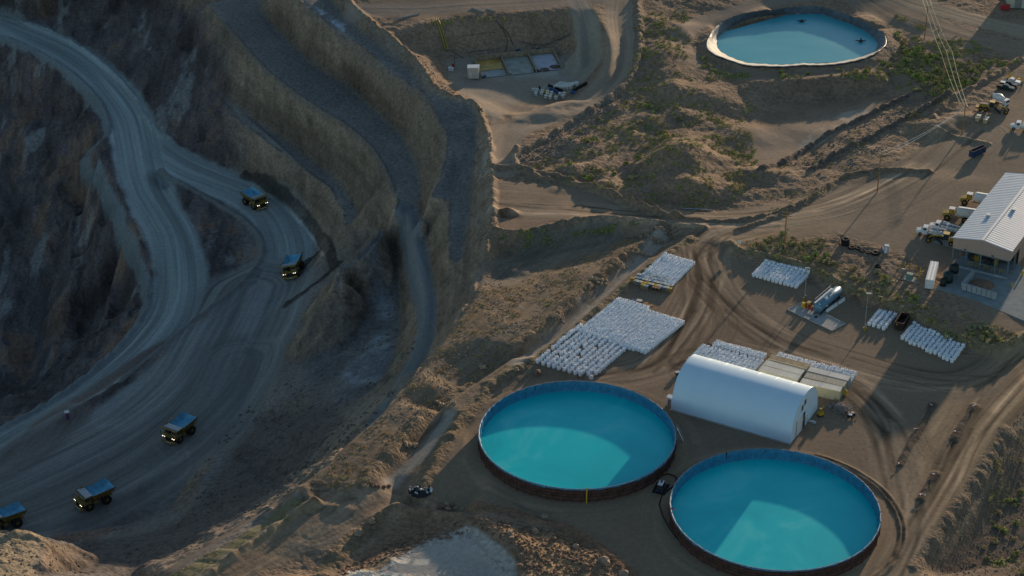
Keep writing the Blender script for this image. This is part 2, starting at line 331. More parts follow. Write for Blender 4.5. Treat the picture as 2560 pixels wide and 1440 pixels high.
rm = (ss(.05, .35, n2+.4*n1)*ss(-.2, .2, n3))[..., None]*.9; dk = dk*(1-rm)+rust*rm
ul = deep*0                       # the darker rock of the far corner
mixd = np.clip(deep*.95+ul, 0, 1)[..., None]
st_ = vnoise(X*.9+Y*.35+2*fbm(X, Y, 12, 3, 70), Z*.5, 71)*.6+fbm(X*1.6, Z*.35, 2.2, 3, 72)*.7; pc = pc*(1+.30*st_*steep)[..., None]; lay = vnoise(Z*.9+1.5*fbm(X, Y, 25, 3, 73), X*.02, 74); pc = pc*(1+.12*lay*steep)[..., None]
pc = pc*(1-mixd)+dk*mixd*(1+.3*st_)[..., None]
pm = ss(.25, .5, fbm(X, Y*.35, 7, 6, 61, .6)+.25*n2)[..., None]*.7*mixd; pc = pc*(1-pm)+pale*pm
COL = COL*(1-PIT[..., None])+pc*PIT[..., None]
ROCK = ROCK*(1-PIT)+(.35+.65*np.clip(steep+deep*.5, 0, 1))*PIT
# upland base colours
up = 1-PIT
un = fbm(X, Y, 25, 5, 51); us = fbm(X, Y, 3.5, 4, 52)
COL *= (1+up*(.16*un+.2*us))[..., None]

# drained whitish mud under the rim
MUD = (.30, .33, .34)
paint([(920,620),(960,650),(1000,760),(1000,860),(960,950),(860,980),(830,940),(900,880),(930,780),(900,680)], MUD, .7, 4, .35, 10, 5)
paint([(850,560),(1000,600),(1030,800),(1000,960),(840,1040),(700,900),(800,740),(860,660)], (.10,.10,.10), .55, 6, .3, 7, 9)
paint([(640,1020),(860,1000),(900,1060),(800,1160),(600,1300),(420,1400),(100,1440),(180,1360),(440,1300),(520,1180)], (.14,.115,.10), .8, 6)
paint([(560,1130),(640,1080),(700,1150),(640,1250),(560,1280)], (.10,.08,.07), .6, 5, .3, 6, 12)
paint([(-60,1340),(90,1348),(125,1375),(60,1500),(-80,1500)], (.36,.28,.18), .9, 2)
# haul road network
road([(-50,52),(0,62),(125,105),(235,180),(305,262),(345,350),(430,408),(560,462),(640,502),(710,560),(730,625),(690,700),(590,800),(450,930),(300,1040)], 7.6, TEAL, .95, .05, 2.2, .42, 3, .8)
road([(-50,52),(0,62),(125,105),(235,180),(300,262),(335,340),(350,420),(390,520),(440,610),(462,700),(420,800),(330,900),(190,1000),(0,1112),(-100,1160)], 7.6, TEAL, .95, .05, 2.2, .42, 3, .8)
road([(640,720),(600,830),(520,950),(400,1060),(220,1160),(0,1260),(-100,1300)], 17, (.235,.235,.22), .85, .06, 5, .45, 23, .55)
road([(600,900),(560,1010),(440,1130),(260,1240),(0,1330)], 12, (.20,.19,.175), .6, .06, 5, .4, 29, .7)
road([(500,792),(380,880),(240,980),(90,1060)], 2.2, (.22,.165,.14), .9, .2, 1, .2, 33)
road([(150,1040),(80,1120),(-40,1190)], 7, (.17,.145,.13), .7, .15, 3, .2, 35)
streak([(390,1120),(440,1170),(470,1120),(450,1080)], .35, 1.5, .8); streak([(370,1228),(440,1215),(478,1170),(470,1130)], .35, 1.6, .8)
streak([(280,1270),(380,1240),(440,1222)], 1.0, 1.3, .6); streak([(0,1180),(160,1105),(290,1050)], 1, 1.4, .7)
# wet mud along the outside of the haul road
for q in ([(610,440),(660,455),(720,500),(790,570),(820,620),(835,668)], [(745,690),(770,650),(790,640)], [(845,664),(800,702),(752,738),(715,765)]):
    berm(q, .7, 1.8, .9, .9, (.07,.055,.045), wob=.9)
streak([(735,520),(800,590),(815,640)], 1.2, 2.2, .8, seed=4)
# berms in the pit
berm([(-60,92),(0,90),(120,146),(215,222),(262,275),(274,335),(256,366),(205,395),(215,430),(262,480),(300,560),(340,655),(366,710),(368,780),(320,850),(225,945),(100,1025),(0,1082),(-80,1118)], 1.7, 2.2, .2, .25, (.20,.22,.22))
berm([(400,432),(470,470),(560,520),(622,560),(655,602),(655,650),(600,715),(495,795),(300,955)], .9, 1.5, .2, .2, (.20,.20,.19))
berm([(-20,40),(130,74),(250,152),(330,232),(376,322),(440,356)], .7, 1.6, .5, .5)
berm([(560,60),(620,130),(700,214),(800,280),(870,318),(930,372),(965,430),(985,480)], .8, 1.2, .4, .4, (.19,.155,.125))
berm([(760,30),(854,97),(905,145),(960,192),(1035,226),(1075,275),(1108,325),(1119,352)], .8, 1.0, .6, .7, (.23,.18,.14))
berm([(507,198),(580,262),(640,315),(733,400),(800,465),(860,530)], .5, 1.0, .5, .5)
paint([(780,10),(870,60),(862,85),(800,40)], (.5,.55,.6), .8, 1, .3, 4, 7)
paint([(760,265),(780,290),(790,350),(770,330),(762,300)], (.13,.085,.06), .85, 1, .3, 3, 7)
# track bench under the rim
road([(1012,518),(1030,600),(1055,700),(1070,790),(1058,870),(1020,930),(970,1010),(900,1090),(800,1180)], 2.4, (.17,.185,.19), .85, .1, 1, .2, 43)
road([(800,1180),(640,1290),(430,1425)], 2.2, (.15,.125,.105), .8, .15, 1, .3, 44)
# rilled, sunlit strip under the rim
sl, d, s = field(smooth_line(Gs([(720,1285),(620,1350),(500,1425),(430,1470)]), 2), 8)
m = ss(6, 4, np.abs(d)); RG[sl] = RG[sl]*(1-m)+.12*m; ZADD[sl] += m*.35*vnoise(s/1.5+.25*vnoise(s/5, d/3, 6), d/14, 4); COL[sl] = COL[sl]*(1-m[..., None]*.9)+np.array((.20,.175,.10))*m[..., None]*.9

# rim crest
berm([(870,8),(925,60),(985,100),(1055,168),(1085,222),(1130,245),(1190,258),(1205,300),(1222,360),(1226,430),(1228,500),(1234,560),(1222,600),(1214,650)], 1.3, 2.2, .9, .7, (.30,.23,.165), wob=.5)
berm([(785,1262),(700,1312),(600,1380),(530,1436)], 1.4, 2.0, .3, .3, (.34,.25,.16))
berm([(752,1225),(785,1262),(870,1275)], .5, 2.0, .5, .3)

# --- upland roads and pads
YARD = [(1740,560),(1800,615),(1840,642),(1985,678),(2100,730),(2220,778),(2330,834),(2450,895),(2570,870),(2570,960),(2500,1080),(2370,1290),(2230,1460),(1500,1460),(1560,1420),(1400,1330),(1180,1275),(1040,1250),(1080,1170),(1140,1080),(1240,975),(1350,900),(1520,745),(1620,678),(1720,600)]
flat(YARD, .05); paint(YARD, (.27,.21,.158), .95, 3)
UY = [(1740,540),(1900,530),(2040,470),(2200,440),(2330,380),(2450,280),(2500,180),(2570,170),(2700,400),(2700,900),(2500,880),(2350,700),(2250,640),(2100,590),(1960,560),(1850,590),(1780,600)]
flat(UY, .06); paint(UY, (.30,.24,.185), .9, 4)
BAS = [(1100,150),(1140,138),(1420,118),(1480,150),(1470,200),(1420,225),(1290,270),(1260,300),(1230,330),(1180,250),(1120,210)]
flat(BAS, .06); paint(BAS, (.33,.305,.265), .9, 3); paint([(1190,150),(1420,130),(1430,200),(1230,210)], (.46,.48,.46), .8, 4, .6, 6, 3)
flat([(1232,445),(1300,445),(1400,465),(1500,500),(1600,545),(1560,548),(1480,540),(1400,556),(1300,585),(1240,578)], .08)
paint([(1232,445),(1300,445),(1400,465),(1500,500),(1600,545),(1560,548),(1480,540),(1400,556),(1300,585),(1240,578)], (.24,.18,.145), .9, 2)
flat([(900,-10),(1000,-60),(1430,-60),(1430,22),(1200,38),(1040,52),(960,50)], .1)
flat([(1850,300),(1950,262),(2215,225),(2240,260),(2150,330),(2000,400),(1900,440),(1850,400)], .12); paint([(1850,320),(1950,300),(2200,240),(2230,260),(2150,320),(2000,390),(1900,440),(1860,400)], (.33,.27,.22), .8, 5)
paint([(1990,360),(2100,280),(2170,265),(2190,280),(2080,345),(1990,400)], (.48,.44,.38), .8, 2, .25, 5, 5)
road([(1545,-30),(1556,60),(1560,130),(1540,200),(1460,262),(1350,300),(1260,330),(1250,420)], 5.2, (.38,.32,.26), .85, .05, 2, .18, 53)
road([(1440,0),(1462,50),(1472,110),(1474,165),(1440,205),(1380,225)], 3.6, (.38,.35,.30), .85, .05, 1.5, .15, 54)
road([(1230,260),(1290,290),(1330,250),(1400,228)], 4, (.35,.29,.225), .6, .05, 2, .2, 56)
road([(900,25),(1100,20),(1300,10),(1440,-4),(1600,-20)], 5, (.34,.29,.25), .7, .06, 3, .1, 55)
road([(1700,90),(1730,60),(1800,40),(1930,0),(2050,-20)], 3.4, (.36,.30,.25), .8, .06, 1.5, .15, 57)
road([(1700,90),(1700,130),(1760,168),(1860,192),(2000,190),(2120,176),(2220,170),(2290,230)], 3, (.31,.25,.20), .7, .1, 1.5, .15, 58)
road([(2230,-10),(2330,22),(2440,52),(2600,90)], 4.5, (.42,.35,.27), .8, .06, 1.5, .15, 59)
road([(2150,-20),(2300,60),(2440,110),(2600,130)], 7, (.30,.25,.20), .6, .08, 3, .15, 60)
road([(1236,470),(1400,480),(1550,520),(1680,550),(1820,548),(1960,520)], 4.5, (.32,.26,.20), .7, .05, 2, .2, 61)
# sweeping tracks through both yards
T1 = [(1250,520),(1450,530),(1680,552),(1850,555),(2000,540),(2150,500),(2300,420),(2420,320)]
T2 = [(1900,570),(1800,590),(1745,630),(1760,700),(1740,780),(1690,860),(1640,920),(1500,945)]
T3 = [(1745,630),(1775,710),(1850,790),(1960,860),(2100,900),(2300,960),(2450,960),(2570,880)]
T4 = [(1700,900),(1800,860),(1960,900),(2120,960),(2210,1060),(2240,1180),(2260,1290),(2200,1440)]
T5 = [(2590,900),(2480,1010),(2410,1100),(2370,1190),(2300,1290),(2220,1450)]
road(T5, 7, (.44,.335,.225), .95, .06, 2.5, .55, 71, .8); road([(2440,960),(2380,1060),(2290,1130),(2250,1250),(2180,1440)], 5, (.36,.28,.195), .6, .05, 2, .3, 72, .9)
road([(2470,960),(2400,1040),(2360,1140),(2350,1260),(2290,1340),(2240,1450)], 3, (.22,.165,.115), .5, .06, 1.5, .4, 73, 1.2)
road([(2300,1080),(2330,1160),(2400,1120),(2470,1040)], 1.6, (.20,.15,.105), .5, .06, 1.5, .3, 74, 1.2)
road(T2, 7, (.30,.23,.17), .9, .05, 3, .5, 75, .8); road(T3, 6, (.25,.195,.145), .75, .05, 3, .36, 76, .8); road(T4, 5, (.29,.235,.18), .5, .05, 3, .2, 77, .8)
road(T1, 6, (.33,.265,.20), .8, .05, 3, .45, 78, .8)
road([(1850,575),(2050,560),(2200,520),(2350,440),(2470,330)], 7, (.31,.25,.19), .5, .05, 4, .25, 79, .8)
road([(1740,700),(1820,780),(1800,860),(1700,910)], 3, (.19,.14,.10), .55, .05, 2, .35, 80, 1)
paint([(1765,700),(1840,740),(1880,800),(1800,790)], (.15,.11,.085), .6, 4, .4, 5, 14)
for k in range(150):
    T = random.choice([T1, T2, T3, T4, T5, T2, T3]); ox = random.uniform(-46, 46); oy = random.uniform(-24, 24)
    i0 = random.randint(0, len(T)-4); q = [(a+ox+random.uniform(-9, 9), b+oy+random.uniform(-5, 5)) for a, b in T[i0:i0+random.randint(3, 5)]]
    for o in (0, 5): streak([(a+o, b) for a, b in q], random.choice([.2, .25, .5]), random.choice([.6, .72, 1.25, 1.35]), .9, seed=k)
# tank pads
TC = []
for (l, r_, n, f) in (((1198,1090),(1688,1090),(1443,953),(1443,1224)), ((1678,1270),(2198,1275),(1938,1123),(1938,1427))):
    a = W(*n, 3.3); b = W(*f, 3.3); TC.append((W(*l, 3.3)[0]*.5+W(*r_, 3.3)[0]*.5, (a[1]+b[1])/2))
TR = 22.0
for cx, cy in TC:
    pts = [(cx+25.5*math.cos(a), cy+25.5*math.sin(a)) for a in np.linspace(0, 6.2832, 49)]
    road(pts, 2.2, (.31,.245,.18), .7, .04, 2, .3, 91, .9, True); flat([(cx+28*math.cos(a), cy+28*math.sin(a)) for a in np.linspace(0, 6.2, 40)], .04, 2, True)
cx, cy = TC[1]
for rr in (26.5, 27.5):
    pts = [(cx+rr*math.cos(a), cy+rr*math.sin(a)) for a in np.linspace(-1.35, 1.1, 30)]; streak(pts, .5, .42, 1, True); berm(pts, .35, .6, None, .2, None, True)
# disturbed ground between the channel and the pit
NAT = (.25,.205,.155)
WZ = [(1236,600),(1400,575),(1560,570),(1660,580),(1560,640),(1400,790),(1280,900),(1120,1000),(1000,1110),(900,1220),(800,1260),(760,1225),(870,1110),(970,1022),(1065,912),(1130,822),(1188,740),(1203,695)]
paint(WZ, NAT, .8, 4); paint(WZ, (.36,.225,.115), .6, 4, .10, 1.6, 101); paint(WZ, (.17,.15,.12), .7, 4, .2, 9, 102)
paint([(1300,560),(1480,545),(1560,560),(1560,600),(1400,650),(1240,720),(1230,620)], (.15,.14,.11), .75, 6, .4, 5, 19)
flat(WZ, .55, 3)
for dx, dy, hw_, c_ in ((0, 0, 4, (.27,.215,.16)), (-60, -30, 4.5, (.24,.195,.15)), (-110, -66, 4, (.29,.225,.16)), (40, 26, 3, (.22,.18,.14))):
    road([(1560+dx,632+dy),(1450+dx,735+dy),(1330+dx,848+dy),(1200+dx,945+dy),(1085+dx,1030+dy),(1000+dx,1115+dy),(920+dx,1200+dy)], hw_, c_, .6, .4, 3, .5, 120+dx % 7, 1.0)
road([(1240,700),(1300,660),(1400,620),(1500,600)], 5, (.22,.21,.19), .6, .3, 3, .3, 130); road([(780,1330),(860,1290),(960,1260)], 5, (.30,.25,.20), .6, .3, 3, .4, 131); road([(560,1430),(700,1350),(800,1290),(880,1240)], 5, (.30,.24,.18), .6, .3, 3, .4, 132)
berm([(1290,380),(1283,408),(1325,440),(1400,456),(1500,482),(1570,515),(1640,538)], 1.1, 1.8, .9, .9)
berm([(1236,424),(1290,421),(1400,446),(1480,474),(1560,506),(1640,536),(1690,546)], 1.5, 2.2, .7, .8, (.25,.2,.15))
berm([(1592,0),(1600,80),(1592,170),(1560,222),(1450,292),(1340,365),(1290,385)], 1.2, 2.4, .9, .9, (.26,.215,.17))
berm([(1240,580),(1300,588),(1400,560),(1480,545),(1600,552),(1760,570)], 1.0, 1.8, .9, .9)
berm([(1850,575),(1960,535),(2030,500),(2100,440),(2190,428),(2320,430)], .8, 2, .8, .8, (.24,.19,.14))
berm([(1690,545),(1800,556),(1900,545),(1990,520),(2040,480)], .9, 1.8, .8, .8, (.22,.175,.13))
berm([(1725,595),(1622,668),(1555,722),(1445,815),(1345,890),(1260,945)], .7, 2.6, 1, .7, (.24,.195,.135))
berm([(1230,960),(1150,1050),(1095,1130),(1060,1215),(1010,1255),(940,1300),(860,1370),(800,1440)], .6, 2.4, 1, .7, (.24,.19,.13))
berm([(1660,575),(1560,632),(1450,735),(1330,850),(1200,945),(1085,1025),(1000,1115),(900,1215)], .6, 2.4, 1, .7, (.23,.18,.13))
for q in ([(1655,585),(1615,640),(1545,700),(1470,772)], [(1470,772),(1395,842),(1290,908)], [(1120,1040),(1060,1130),(980,1210)]):
    road(q, 1.6, (.42,.41,.38), .8, .1, 1.2, .3, 88)
berm([(2322,217),(2239,253),(2172,290),(2106,320),(2039,357),(1972,400),(1900,440)], 1.3, 1.6, .9, 1, (.15,.13,.12))
berm([(2372,237),(2272,293),(2172,347),(2072,397),(2030,425)], 1.4, 1.7, .9, 1, (.15,.13,.12))
berm([(2550,150),(2480,195),(2400,235),(2370,250),(2330,300)], 1.0, 2, .9, .9); berm([(2330,330),(2400,345),(2470,360)], .7, 1.4, .8, .8)
berm(TERR, .5, 1.6, .8, .6, (.26,.22,.14))
paint(TERR+[(2300,790),(2200,700),(2060,620),(1950,570),(1850,590)], (.30,.215,.12), .8, 4, .6, 7, 71)
berm([(1180,1268),(1300,1285),(1420,1320),(1500,1370),(1580,1440)], .5, 2, .8, .9, (.28,.18,.12))
paint([(1165,1300),(1190,1292),(1240,1310),(1420,1330),(1520,1400),(1560,1470),(1310,1470),(1300,1390)], (.42,.30,.18), .9, 3)
paint([(900,1450),(1060,1352),(1160,1312),(1200,1320),(1290,1400),(1300,1470),(860,1480)], (.45,.44,.43), .95, .6); flat([(940,1440),(1060,1362),(1170,1330),(1280,1440)], .08, 2)
paint([(1000,1250),(1180,1275),(1160,1300),(1060,1345),(900,1430),(820,1440),(900,1370),(980,1290)], (.29,.2,.14), .9, 3)
for q in ([(978,1392),(1030,1394),(1022,1412),(975,1410)], [(1036,1398),(1076,1396),(1072,1414),(1030,1412)], [(872,1424),(920,1424),(1015,1434),(1010,1460),(860,1455)]): paint(q, (.80,.76,.68), .95, .3)
for q, s_ in (((1200,1298),3),((1250,1330),3),((1290,1370),4),((1400,1350),3.5),((1480,1400),4)): mound(q, s_*1.6, .5)
paint([(2640,1000),(2560,1010),(2500,1100),(2440,1210),(2370,1310),(2300,1400),(2270,1460),(2640,1460)], (.155,.125,.10), .9, 4); flat([(2640,1000),(2560,1010),(2500,1100),(2440,1210),(2370,1310),(2300,1400),(2270,1460),(2640,1460)], .3, 4)
berm([(2520,1080),(2440,1215),(2370,1310),(2290,1420)], .5, 2.2, 1, 1, (.2,.165,.13))
# hills in the scrub
for q, r_, h, rx, rot in (((1705,385),15,3.2,1.2,60),((1690,470),8,1.8,2.2,150),((1560,475),8,1.2,1.8,150),((1640,420),8,1.0,1.5,50),((1500,420),8,.7,1.6,10),((1430,430),7,1.5,1.4,0),((1660,130),10,2,1.5,80),((1680,230),7,1.6,1.5,80),((1780,480),10,1.6,2,170),((1900,440),8,1.6,1.6,170),((1760,240),12,1.4,1.6,150),((2330,320),8,2.2,1.5,150),((2400,300),7,1.5,1.4,20),((1850,330),12,1,1,0),((1360,290),8,1.5,1.6,10),((1400,268),6,1.4,2.0,20),((1270,532),2.6,1.6,1.7,-10),((2090,1030),3,.7,1.6,-20),((1085,420),5,1,1.5,70)):
    mound(q, r_, h, None, 1, rx, rot)
paint([(1240,520),(1300,520),(1310,545),(1245,548)], (.16,.08,.05), .9, 1, .5, 2, 7)
for k in range(34):     # small hummocks of dumped earth
    q = (random.uniform(1380, 1830), random.uniform(250, 500)); mound(q, random.uniform(3, 7), random.uniform(.3, .8), None, 1, random.uniform(1, 2), random.uniform(0, 180))
streak([(1700,300),(1640,390),(1560,455)], 1.0, .5, .9); streak([(1706,292),(1646,384)], .5, .4, .9)
for k in range(26):     # ruts scraped through the disturbed ground
    x = random.uniform(880, 1500); y = 1216-(x-880)*.78+random.uniform(-40, 20); streak([(x, y), (x+40, y-22), (x+90, y-70)], random.uniform(.3, .8), random.choice([.7, 1.25]), .8, seed=k)
# flat islands between the tracks
ISL = [[(2332,1012),(2310,1060),(2275,1110),(2250,1165)], [(2435,1015),(2400,1070),(2385,1100)], [(2340,1185),(2318,1215),(2300,1250)]]
for q in ISL: berm(q, .5, 1.2, .3, .5, (.10,.085,.075), wob=.15)

RG = blur(RG, 3)
rs2 = random.Random(5)
for (x0, y0, x1, y1, n_) in ((620,1020,900,1300,70),(820,640,1000,1000,40),(140,1350,620,1440,40),(520,1130,720,1260,26)):      # shrinkage cracks in the mud
    for _ in range(n_):
        x, y = rs2.uniform(x0, x1), rs2.uniform(y0, y1); a_ = rs2.uniform(0, 3.14); q = [(x, y)]
        for _k in range(rs2.randint(2, 6)): a_ += rs2.uniform(-.9, .9); x += 11*math.cos(a_); y += 6*math.sin(a_); q.append((x, y))
        streak(q, .18, .42, 1.0); 
COL *= 1+(np.array((.98, .90, .81))-1)*(1-PIT)[..., None]; COL *= (1+(1-PIT)*(.16*fbm(X, Y, 14, 6, 95, .6)))[..., None]
foot = np.clip((blur(Z, 60)-Z)*.22, -.3, .38); COL *= (1-foot*PIT)[..., None]  # shade painted into the pit colour: darker at wall feet, lighter on crests
NAt = fbm(X, Y, 24, 8, 5, .6)*.7*RG+fbm(X, Y, 2.4, 4, 6, .7)*.30*RG
rid = 1-np.abs(fbm(X, Y, 9, 4, 8))*2.2
NP = PIT*RG*(steep*.9+deep*.5)*(rid*1.6+fbm(X, Y, 3, 3, 9)*.9)
# gullies on the deep rock faces, running downhill
NP += PIT*deep*RG*ss(-50, -64, Z)*3.0*(1-np.abs(vnoise((X+Y*.25)/11+.8*fbm(X, Y, 20, 2, 3), Y/60, 12))*2)
fr = ss(-230, -215, X)*ss(215, 195, X)*ss(284, 300, Y)*ss(830, 800, Y)
Z = Z+ZADD+(NAt*np.where(PIT > .5, .6, 1)+NP)*(.3+.7*fr)
for cx, cy in TC:
    d = np.hypot(X-cx, Y-cy); m = ss(26, 23.5, d); Z = Z*(1-m)
def level(world, z, feather=1.5):
    """cut or fill a pad to one level (None: its own mean)"""
    global Z
    sl, m = inside(world, feather); zz = Z[sl]
    if z is None: z = float(zz[m > .5].mean())
    Z[sl] = zz*(1-m)+z*m; return z

# ------------------------------------------------------------------ materials
def newmat(name):
    m = bpy.data.materials.new(name); m.use_nodes = True; return m, m.node_tree, m.node_tree.nodes['Principled BSDF']
MATS = {}
def mat(name, c, rough=.7, metal=0, var=.15, scale=1.5, bump=.0, bscale=8, spec=.3, emit=None, es=0):
    if name in MATS: return MATS[name]
    m, t, b = newmat(name); b.inputs['Roughness'].default_value = rough; b.inputs['Metallic'].default_value = metal
    b.inputs['Specular IOR Level'].default_value = spec
    tc = t.nodes.new('ShaderNodeTexCoord'); no = t.nodes.new('ShaderNodeTexNoise'); no.inputs['Scale'].default_value = scale; no.inputs['Detail'].default_value = 5
    t.links.new(tc.outputs['Object'], no.inputs['Vector'])
    mr = t.nodes.new('ShaderNodeMapRange'); mr.inputs[1].default_value = .3; mr.inputs[2].default_value = .7; mr.inputs[3].default_value = 1-var; mr.inputs[4].default_value = 1+var
    t.links.new(no.outputs['Fac'], mr.inputs[0])
    mx = t.nodes.new('ShaderNodeVectorMath'); mx.operation = 'SCALE'; mx.inputs[0].default_value = c; t.links.new(mr.outputs[0], mx.inputs['Scale'])
    t.links.new(mx.outputs[0], b.inputs['Base Color'])
    if bump:
        n2 = t.nodes.new('ShaderNodeTexNoise'); n2.inputs['Scale'].default_value = bscale; n2.inputs['Detail'].default_value = 4; t.links.new(tc.outputs['Object'], n2.inputs['Vector'])
        bp = t.nodes.new('ShaderNodeBump'); bp.inputs['Strength'].default_value = bump; bp.inputs['Distance'].default_value = .1; t.links.new(n2.outputs['Fac'], bp.inputs['Height']); t.links.new(bp.outputs[0], b.inputs['Normal'])
    if emit: b.inputs['Emission Color'].default_value = (*emit, 1); b.inputs['Emission Strength'].default_value = es
    MATS[name] = m; return m

def build_ground():
    gm, t, b = newmat('desert_ground'); b.inputs['Roughness'].default_value = .95; b.inputs['Specular IOR Level'].default_value = .1
    at = t.nodes.new('ShaderNodeAttribute'); at.attribute_name = 'soil'
    ge = t.nodes.new('ShaderNodeNewGeometry'); Lk = t.links.new
    def nz(s, d, r=.55):
        n = t.nodes.new('ShaderNodeTexNoise'); n.inputs['Scale'].default_value = s; n.inputs['Detail'].default_value = d; n.inputs['Roughness'].default_value = r; Lk(ge.outputs['Position'], n.inputs['Vector']); return n
    a1 = nz(.9, 6, .65); a2 = nz(3.5, 4)
    def rng_(n, lo, hi, a=.3, c=.7):
        m = t.nodes.new('ShaderNodeMapRange'); m.inputs[1].default_value = a; m.inputs[2].default_value = c; m.inputs[3].default_value = lo; m.inputs[4].default_value = hi; Lk(n, m.inputs[0]); return m.outputs[0]
    f = t.nodes.new('ShaderNodeMath'); f.operation = 'MULTIPLY'; Lk(rng_(a1.outputs['Fac'], .62, 1.38), f.inputs[0]); Lk(rng_(a2.outputs['Fac'], .78, 1.22), f.inputs[1])
    fm = t.nodes.new('ShaderNodeMix'); am = t.nodes.new('ShaderNodeMapRange'); am.inputs[1].default_value = .0; am.inputs[2].default_value = .5; am.inputs[3].default_value = .25; am.inputs[4].default_value = 1; Lk(at.outputs['Alpha'], am.inputs[0]); Lk(am.outputs[0], fm.inputs[0]); fm.inputs[2].default_value = 1.0; Lk(f.outputs[0], fm.inputs[3])
    sc = t.nodes.new('ShaderNodeVectorMath'); sc.operation = 'SCALE'; Lk(at.outputs['Color'], sc.inputs[0]); Lk(fm.outputs[0], sc.inputs['Scale']); Lk(sc.outputs[0], b.inputs['Base Color'])
    vo_ = t.nodes.new('ShaderNodeTexVoronoi'); vo_.inputs['Scale'].default_value = 1.3; Lk(ge.outputs['Position'], vo_.inputs['Vector'])
    ad = t.nodes.new('ShaderNodeMath'); ad.operation = 'MULTIPLY_ADD'; Lk(vo_.outputs['Distance'], ad.inputs[0]); ad.inputs[1].default_value = -.5; Lk(a1.outputs['Fac'], ad.inputs[2])
    bp = t.nodes.new('ShaderNodeBump'); bp.inputs['Distance'].default_value = .55; Lk(ad.outputs[0], bp.inputs['Height'])
    st = t.nodes.new('ShaderNodeMath'); st.operation = 'MULTIPLY'; st.inputs[1].default_value = .8; Lk(at.outputs['Alpha'], st.inputs[0]); Lk(st.outputs[0], bp.inputs['Strength'])
    Lk(bp.outputs[0], b.inputs['Normal'])
    me = bpy.data.meshes.new('ground'); nv = NX*NY
    co = np.stack([X, Y, Z], -1).reshape(-1, 3).astype(np.float32)
    me.vertices.add(nv); me.vertices.foreach_set('co', co.ravel())
    idx = np.arange(nv).reshape(NY, NX); q = np.stack([idx[:-1, :-1], idx[:-1, 1:], idx[1:, 1:], idx[1:, :-1]], -1).reshape(-1, 4)
    nf = len(q); me.loops.add(nf*4); me.loops.foreach_set('vertex_index', q.ravel().astype(np.int32))
    me.polygons.add(nf); me.polygons.foreach_set('loop_start', np.arange(0, nf*4, 4, dtype=np.int32)); me.polygons.foreach_set('loop_total', np.full(nf, 4, np.int32)); me.polygons.foreach_set('use_smooth', np.ones(nf, bool))
    me.update(); ca = me.color_attributes.new('soil', 'FLOAT_COLOR', 'POINT')
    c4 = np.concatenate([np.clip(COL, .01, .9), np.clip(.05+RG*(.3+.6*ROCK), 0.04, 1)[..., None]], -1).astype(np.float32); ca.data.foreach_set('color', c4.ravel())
    me.materials.append(gm); o = bpy.data.objects.new('ground', me); col.objects.link(o)
    o['kind'] = 'structure'; o['label'] = 'bare brown mine ground with pit benches and dirt roads'; o['category'] = 'ground'
    return o
# ------------------------------------------------------------------ builders
class MB:
    def __init__(s): s.v = []; s.f = []; s.m = []; s.sm = []; s.mats = []
    def mi(s, m):
        if m not in s.mats: s.mats.append(m)
        return s.mats.index(m)
    def poly(s, pts, m, smooth=False):
        n = len(s.v); s.v += [tuple(p) for p in pts]; s.f.append(tuple(range(n, n+len(pts)))); s.m.append(s.mi(m)); s.sm.append(smooth); return s
    def mesh(s, vs, fs, m, smooth=False):
        n = len(s.v); s.v += [tuple(p) for p in vs]; k = s.mi(m)
        for f in fs: s.f.append(tuple(n+i for i in f)); s.m.append(k); s.sm.append(smooth)
        return s
    def box(s, c, d, m, rz=0, ry=0, taper=1.0):
        x, y, z = d[0]/2, d[1]/2, d[2]/2; M = Matrix.Translation(c) @ Matrix.Rotation(rz, 4, 'Z') @ Matrix.Rotation(ry, 4, 'Y')
        vs = [M @ Vector((sx*x*(taper if sz > 0 else 1), sy*y*(taper if sz > 0 else 1), sz*z)) for sz in (-1, 1) for sy in (-1, 1) for sx in (-1, 1)]
        return s.mesh(vs, [(0,2,3,1),(4,5,7,6),(0,1,5,4),(2,6,7,3),(0,4,6,2),(1,3,7,5)], m)
    def tube(s, a, b, r, m, r2=None, n=8, cap=True):
        a = Vector(a); b = Vector(b); r2 = r if r2 is None else r2; q = (b-a).to_track_quat('Z', 'Y')
        vs = [a+q @ Vector((r*math.cos(6.28319*i/n), r*math.sin(6.28319*i/n), 0)) for i in range(n)]+[b+q @ Vector((r2*math.cos(6.28319*i/n), r2*math.sin(6.28319*i/n), 0)) for i in range(n)]
        s.mesh(vs, [(i, (i+1) % n, n+(i+1) % n, n+i) for i in range(n)], m, n > 6)
        if cap: s.poly(list(reversed(vs[:n])), m); s.poly(vs[n:], m)
        return s
    def path(s, pts, r, m, n=5):
        for a, b in zip(pts[:-1], pts[1:]): s.tube(a, b, r, m, n=n, cap=False)
        return s
    def lathe(s, prof, m, n=16, c=(0, 0, 0), axis='Z', close=False):
        vs = []
        for r, z in prof:
            for i in range(n):
                a = 6.28319*i/n; p = (r*math.cos(a), r*math.sin(a), z)
                if axis == 'Y': p = (p[0], z, p[1])
                if axis == 'X': p = (z, p[0], p[1])
                vs.append((p[0]+c[0], p[1]+c[1], p[2]+c[2]))
        k = len(prof); fs = [(j*n+i, j*n+(i+1) % n, (j+1)*n+(i+1) % n, (j+1)*n+i) for j in range(k-1) for i in range(n)]
        if axis == 'Y': fs = [tuple(reversed(f)) for f in fs]
        return s.mesh(vs, fs, m, True)
    def build(s, name, parent=None, loc=(0, 0, 0), rz=0, label=None):
        me = bpy.data.meshes.new(name); me.from_pydata(s.v, [], s.f)
        for m in s.mats: me.materials.append(m)
        me.polygons.foreach_set('material_index', s.m); me.polygons.foreach_set('use_smooth', s.sm); me.update()
        o = bpy.data.objects.new(name, me); col.objects.link(o); o.location = loc; o.rotation_euler = (0, 0, rz)
        if parent: o.parent = parent
        if label: o['label'] = label
        return o
